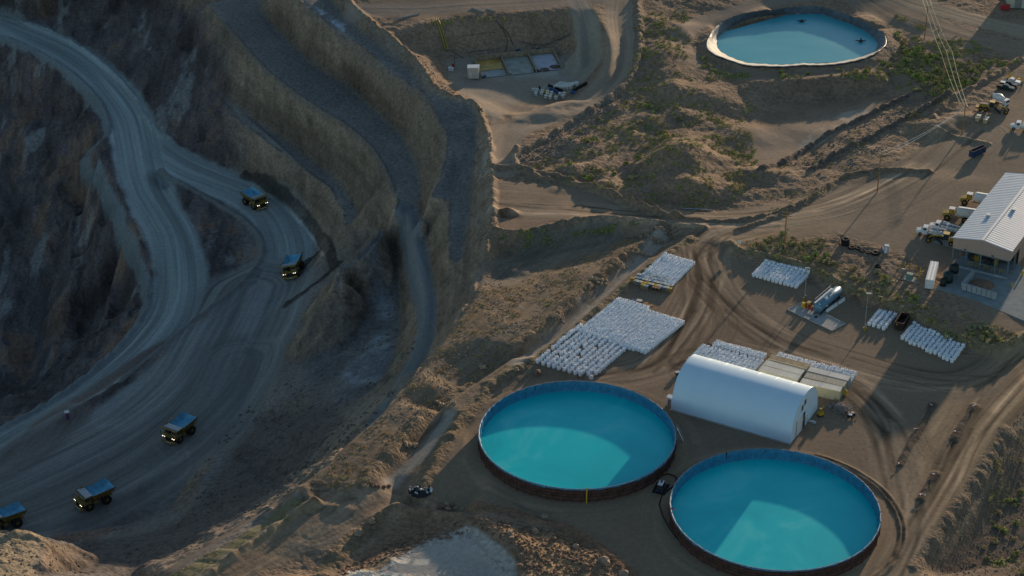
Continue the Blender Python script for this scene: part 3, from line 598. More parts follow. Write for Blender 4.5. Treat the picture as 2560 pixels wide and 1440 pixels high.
def tag(o, label, cat, group=None, kind=None):
    o['label'] = label; o['category'] = cat
    if group: o['group'] = group
    if kind: o['kind'] = kind
    return o
def thing(name, label, cat, loc=(0, 0, 0), rz=0, group=None):
    o = bpy.data.objects.new(name, None); col.objects.link(o); o.location = loc; o.rotation_euler = (0, 0, rz); o.empty_display_size = .3
    return tag(o, label, cat, group)
def dup(root, loc, rz, label=None, scale=None):
    kids = [o for o in bpy.data.objects if o.parent == root]
    r = root.copy(); col.objects.link(r); r.location = loc; r.rotation_euler = (0, 0, rz)
    if label: r['label'] = label
    if scale: r.scale = (scale,)*3
    for ch in kids:
        c = ch.copy(); col.objects.link(c); c.parent = r
        for g in [o for o in bpy.data.objects if o.parent == ch]:
            d = g.copy(); col.objects.link(d); d.parent = c
    return r
def at(px, py, dz=0):
    x, y = G(px, py); return (x, y, H(x, y)+dz)
def ang(a, b):
    return math.atan2(b[1]-a[1], b[0]-a[0])

white = mat('white_woven', (.93,.95,.98), .8, var=.06, scale=3, bump=.5, bscale=4)
whitep = mat('white_paint', (.74,.74,.72), .45, var=.06)
rusty = mat('rusty_steel', (.115,.058,.045), .85, var=.5, scale=.9)
rustd = mat('dark_rust', (.05,.028,.024), .9, var=.4, scale=1.2)
black = mat('black_rubber', (.022,.022,.024), .85, var=.3)
dsteel = mat('dark_steel', (.05,.052,.058), .6, .3, var=.3)
steel = mat('grey_steel', (.30,.32,.34), .45, .6, var=.15)
yellow = mat('yellow_paint', (.62,.40,.035), .5, var=.15)
yelld = mat('worn_yellow', (.36,.235,.035), .6, var=.3)
conc = mat('concrete', (.42,.40,.37), .9, var=.15, scale=.8)
concb = mat('concrete_block', (.36,.38,.39), .9, var=.2, scale=.7)
wood = mat('pole_wood', (.34,.185,.075), .8, var=.2, scale=2)
tan = mat('tan_panel', (.46,.335,.275), .7, var=.05, scale=.5)
cream = mat('cream_paint', (.74,.66,.47), .65, var=.08, scale=.6)
croof = mat('pale_roof', (.66,.63,.56), .7, var=.12, scale=.6)
rroof = mat('rust_stained_roof', (.38,.28,.17), .8, var=.3, scale=.7)
glass = mat('dark_glass', (.03,.045,.055), .12, var=.1, spec=.6)
bluep = mat('blue_paint', (.03,.10,.28), .5, var=.2)
redp = mat('red_paint', (.42,.03,.035), .5, var=.2)
orangep = mat('orange_paint', (.62,.11,.02), .5, var=.1)
greenp = mat('green_box', (.17,.26,.22), .6, var=.1)
alu = mat('bare_aluminium', (.55,.57,.58), .4, .8, var=.08)

# --- pads that need a level bed (before anything is stood on them)
TL_, TR_ = W(1678, 1025), W(1975, 1111)
level([TL_, TR_, W(2052,1032), W(1740,950)], 0.0, 2)
# ------------------------------------------------------------------ round tanks
liner_m = mat('blue_liner', (.022,.19,.33), .45, var=.25, scale=1.2, bump=.7, bscale=1.5, spec=.5)
def milky(name, c1, c2, c3, sc=.05):
    m, t, b = newmat(name); b.inputs['Roughness'].default_value = .3; b.inputs['Specular IOR Level'].default_value = .18
    ge = t.nodes.new('ShaderNodeNewGeometry'); n = t.nodes.new('ShaderNodeTexNoise'); n.inputs['Scale'].default_value = sc; n.inputs['Detail'].default_value = 6; n.inputs['Roughness'].default_value = .55; n.inputs['Distortion'].default_value = .8
    t.links.new(ge.outputs['Position'], n.inputs['Vector']); r = t.nodes.new('ShaderNodeValToRGB'); t.links.new(n.outputs['Fac'], r.inputs[0])
    r.color_ramp.elements[0].position = .3; r.color_ramp.elements[0].color = (*c1, 1); r.color_ramp.elements[1].position = .52; r.color_ramp.elements[1].color = (*c2, 1)
    e = r.color_ramp.elements.new(.72); e.color = (*c3, 1); t.links.new(r.outputs[0], b.inputs['Base Color'])
    w2 = t.nodes.new('ShaderNodeTexNoise'); w2.inputs['Scale'].default_value = 2.2; t.links.new(ge.outputs['Position'], w2.inputs['Vector'])
    bp = t.nodes.new('ShaderNodeBump'); bp.inputs['Strength'].default_value = .06; bp.inputs['Distance'].default_value = .1; t.links.new(w2.outputs['Fac'], bp.inputs['Height']); t.links.new(bp.outputs[0], b.inputs['Normal']); return m
waterT = milky('milky_turquoise_water', (.004,.52,.57), (.01,.62,.66), (.14,.74,.72))
waterP = milky('pond_water', (.07,.40,.47), (.10,.46,.52), (.2,.52,.56), .03)
NPAN = 38; TH = 3.35; WL = 0.95
pan = None
def ring_water(name, cx, cy, r, z, m, lab):
    mb = MB(); n = 96; vs = [(0, 0, 0)]+[(r*math.cos(6.28319*i/n), r*math.sin(6.28319*i/n), 0) for i in range(n)]
    mb.mesh(vs, [(0, 1+i, 1+(i+1) % n) for i in range(n)], m); o = mb.build(name, None, (cx, cy, z)); return tag(o, lab, 'water', None, 'structure')
segw = 2*TR*math.tan(math.pi/NPAN)
for ti, (cx, cy) in enumerate(TC):
    lab = ['left round steel tank of milky turquoise water beside the white arched tent', 'nearest round steel tank of turquoise water at the bottom of the yard'][ti]
    t = thing('round_tank', lab, 'tank', (cx, cy, 0), 0, 'round open water tanks')
    if pan is None:
        mb = MB(); mb.box((0, 0, TH/2), (.06, segw*.985, TH), rusty)
        for zz in (.5, 1.25, 2.0, 2.75): mb.box((.07, 0, zz), (.08, segw*.97, .1), rustd)
        for k in (-.3, 0, .3): mb.box((.06, k*segw, TH/2), (.07, .08, TH*.98), rusty)
        mb.box((.05, 0, TH+.04), (.14, segw, .08), steel)
        pan = mb; pm_ = None
        mp2 = MB(); mp2.box((.12, 0, TH/2+.05), (.2, .16, TH+.1), rusty); mp2.tube((.12, 0, TH+.1), (.12, 0, TH+.28), .05, steel, n=6)
    for i in range(NPAN):
        a = 6.28319*i/NPAN; tx, ty = TR*math.cos(a), TR*math.sin(a)
        if pm_ is None: p0 = pan.build('wall_panel', t); q0 = mp2.build('post', t); pm_ = (p0, q0); po, qo = pm_
        else:
            po = pm_[0].copy(); qo = pm_[1].copy(); col.objects.link(po); col.objects.link(qo); po.parent = t; qo.parent = t
        po.location = (tx, ty, 0); po.rotation_euler = (0, 0, a); a2 = a+math.pi/NPAN; rr = TR/math.cos(math.pi/NPAN)
        qo.location = (rr*math.cos(a2), rr*math.sin(a2), 0); qo.rotation_euler = (0, 0, a2)
    # folded liner hung over the rim
    mb = MB(); n = 380; vs = []; rows = [(0.22, TH-.25), (.17, TH+.02), (-.05, TH+.1), (-.14, TH-.1), (-.22, TH*.72), (-.3, TH*.5), (-.42, WL+.15), (-.6, WL-.4)]
    nz = [random.uniform(-1, 1) for _ in range(n)]
    for k, (dr, z) in enumerate(rows):
        for i in range(n):
            a = 6.28319*i/n; f = (nz[i]*.05+.06*math.sin(a*57+ti+k*.3)+.05*math.sin(a*131+k*.5))*(1 if 2 < k < 7 else .4)
            r_ = TR*(1 if k < 3 else math.cos(0))+dr+f; cut = TR/math.cos(((a+math.pi/NPAN) % (2*math.pi/NPAN))-math.pi/NPAN)-TR
            zz = z+(.12*nz[(i//5*5) % n] if k == 0 else 0)
            vs.append(((r_+cut)*math.cos(a), (r_+cut)*math.sin(a), zz))
    mb.mesh(vs, [(k*n+i, (k+1)*n+i, (k+1)*n+(i+1) % n, k*n+(i+1) % n) for k in range(len(rows)-1) for i in range(n)], liner_m, True)
    for a in [random.uniform(0, 6.28) for _ in range(9)]:
        mb.path([((TR-.2)*math.cos(a+.004*k), (TR-.2)*math.sin(a+.004*k), TH-.1-.4*k) for k in range(6)], .05, black)
    mb.build('liner', t)
    tag(ring_water('water', cx, cy, TR-.25, WL, waterT, ''), ['milky turquoise water in the left round tank', 'milky turquoise water in the nearest round tank'][ti], 'water', None, 'structure')
# fittings on the tanks
def rim_pt(ti, deg, r=TR): return (TC[ti][0]+r*math.cos(R(deg)), TC[ti][1]+r*math.sin(R(deg)))
a = math.degrees(math.atan2(W(1466,1240,1.6)[1]-TC[0][1], W(1466,1240,1.6)[0]-TC[0][0]))
x, y = rim_pt(0, a, TR+.45); mb = MB(); mb.box((0, 0, 1.95), (.26, .26, 3.9), yellow); mb.box((0, 0, 3.95), (.34, .34, .12), yelld); tag(mb.build('marker_post', None, (x, y, 0)), 'yellow marker post standing against the front of the left tank', 'post')
mb = MB(); x, y = rim_pt(0, 4, TR+.5); sa = mb
for s_ in (-.45, .45): mb.path([(0, s_, 0), (0, s_, 3.6), (0, s_, 4.4)], .05, alu); mb.path([(1.6, s_, 0), (.2, s_, 3.3)], .05, alu); mb.path([(1.7, s_, 1.0), (.2, s_, 4.3)], .04, alu)
for k in range(10): mb.box((1.5-1.4*k/10, 0, .3+.33*k), (.25, .9, .05), alu)
tag(mb.build('access_stair', None, (x, y, 0), R(4)), 'narrow metal stair leaning on the right side of the left tank', 'stair')
mb = MB(); x, y = rim_pt(1, 112, TR-.1)
mb.path([(0, 0, .3), (0, 0, 3.9), (.3, 0, 4.2)], .12, rustd); mb.box((0, 0, 4.1), (.8, .5, .1), wood); tag(mb.build('inlet_pipe', None, (x, y, 0), R(100)), 'rusty inlet pipe over the far rim of the nearest tank', 'pipe')
mb = MB(); x, y = rim_pt(1, 183, TR+.2); mb.path([(0, 0, 0), (0, 0, 3.2), (.2, 0, 3.8), (.7, 0, 3.8), (.9, 0, 3.3)], .11, redp); tag(mb.build('red_hose', None, (x, y, 0), 0), 'red hooked hose over the left rim of the nearest tank', 'hose')
# pump skid between the tanks
p = at(1652, 1222); t = thing('pump_skid', 'dark diesel pump on a black mat between the two round tanks', 'pump', p, R(70))
mb = MB(); mb.box((0, 0, .05), (4.2, 3.0, .08), black); mb.build('mat', t)
mb = MB(); mb.box((0, 0, .9), (2.2, 1.2, 1.2), dsteel); mb.box((0, 0, 1.55), (2.0, 1.1, .12), alu); mb.box((.5, 0, 1.7), (.5, .4, .2), dsteel); mb.build('engine', t)
mb = MB(); mb.box((0, 0, .25), (3.2, 1.5, .15), dsteel)
for s_ in (-.6, .6): mb.box((0, s_, .3), (3.4, .12, .2), bluep)
mb.build('frame', t); mb = MB(); mb.lathe([(0, -.15), (.4, -.15), (.45, .15), (0, .15)], steel, 12, (1.3, 0, .7), 'X'); mb.build('pump_head', t)
mb = MB(); pts = [at(*q, .18) for q in ((1657,1190),(1668,1186),(1682,1189),(1692,1196),(1690,1212),(1672,1225),(1654,1240),(1648,1262),(1656,1290),(1672,1320),(1690,1345),(1720,1370),(1740,1385))]
mb.path(smooth_line([(a, b) for a, b, c in pts], 0) and [Vector(q) for q in pts], .13, black, 6); tag(mb.build('suction_hose', None), 'black suction hose winding between the two round tanks', 'hose')
mb = MB(); mb.tube((0,0,0), (0,0,.9), .45, orangep, n=10); mb.tube((.2,0,.9), (.9,.3,1.2), .15, dsteel); tag(mb.build('valve_box', None, at(1657,1187)), 'small rust orange valve box by the hose beside the left tank', 'valve')

# ------------------------------------------------------------------ arched fabric tent
A60 = ang(TL_, TR_)
tl = math.dist(TL_, TR_); TW = 16.6; THt = 9.3
fabm = mat('white_fabric', (.66,.83,.95), .4, var=.02, scale=.3)
t = thing('fabric_building', 'large white arched fabric tent building at the edge of the yard', 'building', (*TL_, 0), A60)
def prof(k):
    a = math.pi*k; c = math.cos(a); s_ = math.sin(a)
    return (TW/2-TW/2*math.copysign(abs(c)**.82, c), THt*(s_**.86))
mb = MB(); NB = 7; NP_ = 40; nu = NB*8
vs = []
for i in range(nu+1):
    u = tl*i/nu; ph = (i % 8)/8; sag = .015*math.sin(math.pi*ph)**.6
    for k in range(NP_+1):
        v_, z = prof(k/NP_); cx_, cz_ = TW/2, 0; f = 1-sag/9*(1 if 0 < k < NP_ else 0); vs.append((u, cx_+(v_-cx_)*f, z*f))
mb.mesh(vs, [(i*(NP_+1)+k, (i+1)*(NP_+1)+k, (i+1)*(NP_+1)+k+1, i*(NP_+1)+k+1) for i in range(nu) for k in range(NP_)], fabm, True); mb.build('roof_cover', t)
for e, u in ((0, 0.03), (1, tl-.03)):
    mb = MB(); ps = [prof(k/NP_) for k in range(NP_+1)]; ring = [(u, a_, z) for a_, z in ps]
    if e == 0: ring = ring[::-1]
    for k in range(NP_): mb.poly([(u, TW/2, 0)]+([ring[k+1], ring[k]]), fabm)
    w_ = mb.build('end_wall', t)
    if e == 1:
        for (yy, zz, sy, sz, nm, mt) in ((6.3, 6.2, .7, 1.2, 'vent', dsteel), (7.9, 6.9, .7, 1.2, 'vent', dsteel), (7.7, 2.1, 1.1, 4.2, 'door_opening', glass), (9.4, 1.1, 1.0, 2.2, 'door', whitep), (5.2, 2.1, 3.6, 4.2, 'roll_door', whitep)):
            m2 = MB(); m2.box((u+.05, yy, zz), (.1, sy, sz), mt); m2.box((u+.06, yy-sy/2-.06, zz), (.13, .1, sz+.2), steel); m2.box((u+.06, yy+sy/2+.06, zz), (.13, .1, sz+.2), steel); m2.build(nm, w_)
for i in range(NB+1):
    mb = MB(); u = tl*i/NB
    for k in range(NP_): a_ = prof(k/NP_); b_ = prof((k+1)/NP_); mb.tube((u, a_[0], a_[1]), (u, b_[0], b_[1]), .035, fabm, n=5, cap=False)
    mb.build('roof_arch', t)
mb = MB(); mb.box((tl/2, -.12, .12), (tl+.3, .3, .24), conc); mb.box((tl/2, TW+.12, .12), (tl+.3, .3, .24), conc); mb.build('footing', t)
x, y = W(1676, 1012); t2 = thing('white_cabinet', 'small white cabinet at the left end of the arched tent', 'cabinet', (x, y, 0), A60)
MB().box((0, 0, 1.1), (1.6, 1.4, 2.2), whitep).box((0, 0, 2.25), (1.7, 1.5, .1), alu).build('body', t2); MB().box((0, -.72, 1.0), (.8, .05, 1.7), steel).build('door', t2)
def pos(px, py, z=0):
    x, y = W(px, py, z); return (x, y, H(x, y))
mb = MB(); mb.box((0, 0, .7), (1.1, .9, .9), yellow); mb.box((0, 0, 1.6), (.7, .6, .9), yelld); mb.tube((.3, 0, 1.9), (.9, .2, 2.4), .1, yellow); mb.box((0, 0, .2), (1.2, 1.0, .3), black); tag(mb.build('hoist_cart', None, pos(2051,1040), R(30)), 'yellow hoist cart standing at the right corner of the tent', 'cart')
mb = MB(); mb.box((0, 0, .15), (1.6, .8, .12), whitep); mb.box((0, 0, .3), (1.4, .6, .12), alu); tag(mb.build('door_step', None, pos(2031,1056), A60), 'pale metal step on the ground by the tent door', 'step')
mb = MB(); mb.box((0, 0, .5), (.9, .9, .7), dsteel); mb.box((0, 0, .9), (1.1, .8, .12), whitep); tag(mb.build('generator', None, pos(1694,938), R(20)), 'small dark generator with a pale lid behind the tent', 'generator')
# quad bike and scrap near the tent
t = thing('utility_cart', 'small black and white utility cart beside the gravel heap', 'cart', pos(2128, 1042), R(55))
MB().box((0, 0, .55), (1.7, .8, .4), black).box((-.5, 0, .85), (.7, .8, .2), whitep).box((.65, 0, .8), (.5, .7, .2), whitep).build('body', t)
for sx in (-.6, .6):
    for sy in (-.5, .5): MB().lathe([(0, -.12), (.32, -.12), (.34, 0), (.32, .12), (0, .12)], black, 12, (sx, sy, .34), 'Y').build('wheel', t)
MB().path([(.45, -.35, 1.0), (.45, 0, 1.25), (.45, .35, 1.0)], .04, black).build('handlebar', t)
mb = MB()
def rock(mb, c, r, m, sq=.75):
    vs = []; fs = []; ph = [random.uniform(.75, 1.2) for _ in range(14)]; n = 6
    vs.append((c[0], c[1], c[2]+r*sq*ph[0]))
    for j, zz in enumerate((.45, -.35)):
        for i in range(n):
            a_ = 6.283*(i+j*.5)/n; q = ph[1+j*n+i]; vs.append((c[0]+r*q*math.cos(a_)*(.8 if j == 0 else 1), c[1]+r*q*math.sin(a_)*(.8 if j == 0 else 1), c[2]+zz*r*sq))
    fs = [(0, 1+i, 1+(i+1) % n) for i in range(n)]+[(1+i, 1+n+i, 1+n+(i+1) % n, 1+(i+1) % n) for i in range(n)]
    mb.mesh(vs, fs, m)
grav = mat('grey_brown_gravel', (.26,.22,.19), .95, var=.35, scale=2); rockm = mat('tan_rock', (.36,.26,.18), .9, var=.25, scale=1.2, bump=.4); rockr = mat('rust_rock', (.24,.15,.10), .95, var=.3, scale=1.5, bump=.4); rockg = mat('grey_rock', (.20,.185,.17), .95, var=.3, scale=1.5, bump=.4)
for k in range(520):
    a_ = random.uniform(0, 6.28); q = abs(random.gauss(0, .5)); x_, y_ = 2.9*q*math.cos(a_)*1.35, 2.9*q*math.sin(a_); rock(mb, (x_, y_, max(0, .75*(1-q))*1.0+.05), random.uniform(.12, .3), grav)
tag(mb.build('gravel_heap', None, pos(2103, 1026), A60), 'low heap of loose gravel in front of the cream containers', 'gravel', None, 'stuff')

# ------------------------------------------------------------------ bulk bags
def bag_mesh(mb, c, sx, sy, h, rz=0, loops=True, m=white):
    M = Matrix.Translation(c) @ Matrix.Rotation(rz, 4, 'Z'); rows = [(.36, .02), (.425, .2), (.44, .6), (.40, .9), (.24, .97), (.12, .86)]; n = 8; vs = []
    for k, (r, z) in enumerate(rows):
        for i in range(n):
            a_ = 6.28319*(i+.5)/n; ca, sa = math.cos(a_), math.sin(a_); q = r*1.08/max(abs(ca), abs(sa))**.55; j = random.uniform(.96, 1.04)
            vs.append(M @ Vector((q*ca*sx*j, q*sa*sy*j, z*h*random.uniform(.98, 1.02))))
    mb.mesh(vs, [(k*n+i, k*n+(i+1) % n, (k+1)*n+(i+1) % n, (k+1)*n+i) for k in range(len(rows)-1) for i in range(n)]+[tuple(5*n+i for i in range(n))], m, False)
    if loops:
        for s1 in (-1, 1):
            for s2 in (-1, 1):
                px_, py_ = s1*.36*sx, s2*.36*sy; t_ = random.uniform(.12, .26); ox = random.uniform(-.1, .1)
                mb.mesh([M @ Vector(q) for q in ((px_-.09, py_-.07, h*.9), (px_+.09, py_+.07, h*.9), (px_*.8+.1+ox, py_*.8, h+t_), (px_*.8-.08+ox, py_*.8, h+t_*.8))], [(0, 1, 2, 3), (3, 2, 1, 0)], m)
        mb.tube(M @ Vector((0, 0, h*1.0)), M @ Vector((random.uniform(-.15, .15), random.uniform(-.15, .15), h+.14)), .14, m, .1, 6)
BAGV = []
for k in range(5):
    mb = MB(); bag_mesh(mb, (0, 0, 0), 1, 1, random.uniform(1.0, 1.12)); o = mb.build('bulk_bag', None); BAGV.append(o.data); bpy.data.objects.remove(o)
CL = [  # origin, far end of the front row, far end of the side row, pitches, jitter, label
 ((1345,912),(1478,948),(1452,826),1.36,1.13,.07,'white bulk bag standing in the loosely spaced block nearest the left round tank'),
 ((1450,838),(1523,858),(1547,758),1.03,1.03,.03,'white bulk bag in the tight block'),
 ((1531,862),(1552,868),(1622,787),1.03,1.03,.03,'s1'), ((1559,871),(1583,878),(1652,795),1.03,1.03,.03,'s2'), ((1588,877),(1613,885),(1682,803),1.03,1.03,.03,'s3'),
 ((1604,703),(1675,721),(1663,646),1.03,1.03,.03,'A'),
 ((1884,691),(1990,720),(1915,661),1.12,1.13,.05,'D'),
 ((2172,813),(2209,824),(2200,783),1.22,1.15,.06,'white bulk bag in the small block left of the black dumpster'),
 ((2255,850),(2378,907),(2283,818),1.22,1.16,.07,'white bulk bag in the shaded block right of the black dumpster'),
 ((1721,908),(1868,948),(1759,871),1.08,1.06,.03,'G'), ((1786,868),(1904,900),(1794,861),1.08,1.06,.03,'G2'),
 ((1938,906),(2064,940),(1951,892),1.05,1.06,.03,'H'), ((2070,942),(2124,957),(2082,924),1.05,1.06,.03,'H2')]
bags = []
for ci, (o_, u_, v_, pu, pv, jt, lb) in enumerate(CL):
    O = np.array(W(*o_)); U = np.array(W(*u_))-O; V_ = np.array(W(*v_))-O; nu = max(1, int(round(np.linalg.norm(U)/pu))); nv = max(1, int(round(np.linalg.norm(V_)/pv)))
    uu = U/nu; vv = V_/nv; hz = math.atan2(U[1], U[0])
    for i in range(nu+1):
        for j in range(nv+1):
            if ci == 0 and (random.random() < .035): continue
            off = 0
            if ci == 8: off = .5*math.sin(i*.9)*0+(.35 if i % 4 < 2 else 0)*1.0
            q = O+uu*i+vv*j+np.array([random.gauss(0, jt), random.gauss(0, jt)])+vv*off
            bags.append((q[0], q[1], hz+random.gauss(0, .06 if jt > .04 else .03), ci, lb))
indiv = [b for b in bags if b[3] in (0, 7, 8)]; indiv.sort(key=lambda b: b[1]); rest = [b for b in bags if b[3] not in (0, 7, 8)]+indiv[298:]; indiv = indiv[:298]
print('BAGS', len(bags), len(indiv))
for (x, y, a_, ci, lb) in indiv:
    o = bpy.data.objects.new('bulk_bag', random.choice(BAGV)); col.objects.link(o); o.location = (x, y, H(x, y)-.02); o.rotation_euler = (0, 0, a_+random.choice((0, 1.5708))); o.scale = (1, 1, random.uniform(.93, 1.07))
    tag(o, lb, 'bulk bag', 'white bulk bags '+{0: 'in the loosely spaced block', 7: 'left of the black dumpster', 8: 'right of the black dumpster'}[ci])
mb = MB()
for (x, y, a_, ci, lb) in rest: bag_mesh(mb, (x, y, H(x, y)-.02), 1, 1, random.uniform(.98, 1.12), a_)
tag(mb.build('bulk_bags', None), 'tightly packed blocks of white bulk bags across the yard', 'bulk bags', None, 'stuff')

# ------------------------------------------------------------------ pallet totes
def make_tote(cap, body, cat_h=1.0):
    mb = MB(); mb.box((0, 0, .08), (1.1, 1.0, .14), wood); mb.box((0, 0, .62), (1.0, .95, .92), body); mb.box((0, 0, 1.11), (1.06, 1.0, .06), cap); mb.tube((0, 0, 1.13), (0, 0, 1.2), .12, dsteel, n=8)
    for k in range(5): mb.box((-.5+.25*k, -.5, .6), (.04, .03, .95), steel); mb.box((.53, -.4+.2*k, .6), (.03, .04, .95), steel)
    return mb
tcols = {'white': (croof, steel), 'blue': (mat('pale_blue', (.25,.40,.52), .6), steel), 'yellow': (yellow, yelld), 'brown': (wood, rustd)}
tmesh = {}
for k_, (cp, bd) in tcols.items(): o = make_tote(cp, bd).build('tote_box', None); tmesh[k_] = o.data; bpy.data.objects.remove(o)
O = np.array(W(1581, 713)); U = np.array(W(1676, 731))-O; V_ = np.array(W(1602, 698))-O
tl_ = np.linalg.norm(U); rows = [('ywwyywywbwy', 0.0), ('bbwwbwwwww', .33), ('wbwbwbw', .66), ('bwbwbw', .95), ('..yb.nn.', -.28)]
cn = {'y': ('yellow', 'yellow pallet tote'), 'w': ('white', 'pale topped grey pallet tote'), 'b': ('blue', 'blue grey pallet tote'), 'n': ('brown', 'open brown wooden tote')}
for ri, (rw, off) in enumerate(rows):
    for k, ch in enumerate(rw):
        if ch == '.': continue
        q = O+U*((k+.35*(ri % 2)+(1.5 if ri > 2 else 0))/max(10.0, 0)*1.0)+V_*off*1.25+np.array([random.gauss(0, .06)]*2)
        o = bpy.data.objects.new('tote_box', tmesh[cn[ch][0]]); col.objects.link(o); o.location = (q[0], q[1], H(*q)); o.rotation_euler = (0, 0, A60+random.gauss(0, .05))
        place_ = ['front row', 'second row', 'third row', 'back row', 'loose front edge'][ri]
        tag(o, '%s, %s of totes by upper bags' % (cn[ch][1], place_), 'tote', 'mixed totes, %s, %s' % (cn[ch][0], place_))
mb = MB(); mb.box((0, 0, .5), (2.2, 1.1, .8), dsteel); mb.box((0, 0, .95), (1.3, 1.0, .12), croof); mb.box((-1.7, 0, .4), (.8, .8, .7), bluep); tag(mb.build('crate_pile', None, pos(1598, 762), R(-20)), 'dark crates with a blue drum behind the tight bag block', 'crates')
mb = MB()
for k in range(6): mb.box((random.uniform(-.8, .8), random.uniform(-.5, .5), .12+.12*k), (1.3, 1.0, .1), wood, random.uniform(0, 1))
tag(mb.build('pallet_stack', None, pos(1618, 769)), 'untidy stack of wooden pallets at the corner of the tight bag block', 'pallets')
mb = MB()
for k in range(5): mb.box((random.uniform(-.6, .6), random.uniform(-.5, .5), .1+.14*k), (1.3, 1.0, .1), rockr, random.uniform(0, 1))
tag(mb.build('pallet_stack', None, pos(1777, 860)), 'rusty brown pallets by the bag block behind the tent', 'pallets')

# ------------------------------------------------------------------ shipping containers
def container(a, b, zt, wid, bm, rm_, label, doorm=None, group=None):
    p, q = W(*a, zt), W(*b, zt); L_ = math.dist(p, q); an = ang(p, q); z0 = 0 if zt < 3 else zt-2.6
    t = thing('shipping_container', label, 'container', (*p, z0), an, group); h = 2.6; mb = MB(); n = int(L_/.28)
    for side, sg in ((0.0, -1), (wid, 1)):
        vs = []; fs = []
        for i in range(n+1):
            o = .05*(1 if (i//1) % 2 else 0); vs += [(L_*i/n, side+sg*(-.06+o), .15), (L_*i/n, side+sg*(-.06+o), h-.12)]
        for i in range(n): fs.append((2*i, 2*i+2, 2*i+3, 2*i+1) if sg < 0 else (2*i+1, 2*i+3, 2*i+2, 2*i))
        mb.mesh(vs, fs, bm)
    mb.box((.03, wid/2, h/2), (.06, wid-.15, h-.2), bm)
    for yy in (0.04, wid-.04):
        for zz in (.08, h-.06): mb.box((L_/2, yy, zz), (L_, .14, .14), bm)
        for xx in (.06, L_-.06): mb.box((xx, yy, h/2), (.14, .13, h-.02), bm)
    mb.build('body', t)
    mb = MB(); n2 = int(L_/.4)
    vs = []; fs = []
    for i in range(n2+1): o = .03*(i % 2); vs += [(L_*i/n2, .06, h-.02+o), (L_*i/n2, wid-.06, h-.02+o)]
    for i in range(n2): fs.append((2*i, 2*i+2, 2*i+3, 2*i+1))
    mb.mesh(vs, fs, rm_); mb.build('roof', t)
    for s_ in (.27, .73): d = MB().box((L_+.01, wid*s_, h/2), (.06, wid*.44, h-.3), doorm or bm).build('door', t); MB().tube((L_+.07, wid*s_, .3), (L_+.07, wid*s_, h-.3), .03, steel).build('lock_rod', d)
    return t
c1 = container((1896,924),(1994,950), 2.6, 2.44, cream, croof, 'front container of the left trio, cream with a small sign', group='cream storage containers behind the tent')
MB().box((4.0, -.02, 1.9), (1.0, .03, .5), whitep).box((4.0, -.025, 1.62), (.95, .03, .16), bluep).build('sign', c1)
container((1907,911),(2003,937), 2.6, 2.44, cream, croof, 'middle container of the left trio, cream with a clean roof', group='cream storage containers behind the tent')
container((1920,897),(2017,922), 2.6, 2.44, cream, rroof, 'back container of the left trio, its roof stained rusty brown', group='cream storage containers behind the tent')
container((1999,957),(2100,979), 2.6, 2.44, mat('yellow_cream', (.66,.55,.33), .6, var=.05), croof, 'front container of the right trio, ribbed yellow cream side', group='cream storage containers behind the tent')
container((2009,942),(2110,966), 2.6, 2.44, mat('khaki_paint', (.40,.36,.27), .7, var=.1), mat('khaki_roof', (.42,.385,.31), .75, var=.15), 'middle container of the right trio, dull khaki', group='cream storage containers behind the tent')
container((2018,927),(2120,952), 2.6, 2.44, mat('blue_grey_paint', (.30,.36,.40), .7, var=.1), croof, 'back container of the right trio, blue grey end doors', group='cream storage containers behind the tent')
mb = MB(); mb.box((0, 0, .6), (1.0, .7, .9), yellow); mb.box((0, 0, 1.15), (.6, .5, .3), yelld); tag(mb.build('yellow_bin', None, pos(2112, 986)), 'yellow bin at the door end of the right containers', 'bin')
# ------------------------------------------------------------------ upper pond, basin cells
mb = MB(); pw_ = smooth_line([W(*q, -.6) for q in PONDW+[PONDW[0]]], 0); cxp = np.mean([p_[0] for p_ in pw_]); cyp = np.mean([p_[1] for p_ in pw_])
PB = [W(*q, 2.2) for q in CREST]
sl, m = inside(PB, 1.0); Z[sl] = np.where(m > .05, np.minimum(Z[sl], 2.2)-.9*m, Z[sl])
water_poly = [((x-cxp)*1.05+cxp, (y-cyp)*1.05+cyp) for x, y in pw_]
mb.poly([(x-cxp, y-cyp, 0) for x, y in water_poly[:-1]], waterP); tag(mb.build('water', None, (cxp, cyp, -.6)), 'pale blue green water of the lined upper pond', 'water', None, 'structure')
sl, m = inside([W(*q, 0) for q in PONDW], .8); Z[sl] = np.minimum(Z[sl], Z[sl]*(1-m)-1.6*m)
lin = MB(); n = 120; outer = smooth_line([W(*q, 2.2) for q in CREST+[CREST[0]]], 0); lin_shade = mat('pond_liner', (.10,.12,.14), .5, var=.35, scale=.5, bump=.4, bscale=.8); lin_lit = mat('sunlit_liner', (.62,.54,.43), .7, var=.1, scale=.6)  # one plastic liner in two colours, a shaded and a sunlit one
def resample(p_, n):
    d = [0]
    for a_, b_ in zip(p_[:-1], p_[1:]): d.append(d[-1]+math.dist(a_, b_))
    xs = np.interp(np.linspace(0, d[-1], n, endpoint=False), d, [q[0] for q in p_]); ys_ = np.interp(np.linspace(0, d[-1], n, endpoint=False), d, [q[1] for q in p_]); return list(zip(xs, ys_))
def polar(p_, n):
    an = [math.atan2(y-cyp, x-cxp) for x, y in p_[:-1]]; rr = [math.hypot(x-cxp, y-cyp) for x, y in p_[:-1]]; o = np.argsort(an); an = np.array(an)[o]; rr = np.array(rr)[o]
    t_ = np.linspace(-math.pi, math.pi, n, endpoint=False); r_ = np.interp(t_, np.concatenate([an-6.28319, an, an+6.28319]), np.tile(rr, 3)); return t_, r_
tt, ro = polar(outer, n); _, ri = polar(pw_, n); vs = []
rowsP = [(1.02, 2.0), (.97, 2.1), (.75, 1.6), (.5, .75), (.25, 0.1), (0, -.55), (-.25, -1.0)]
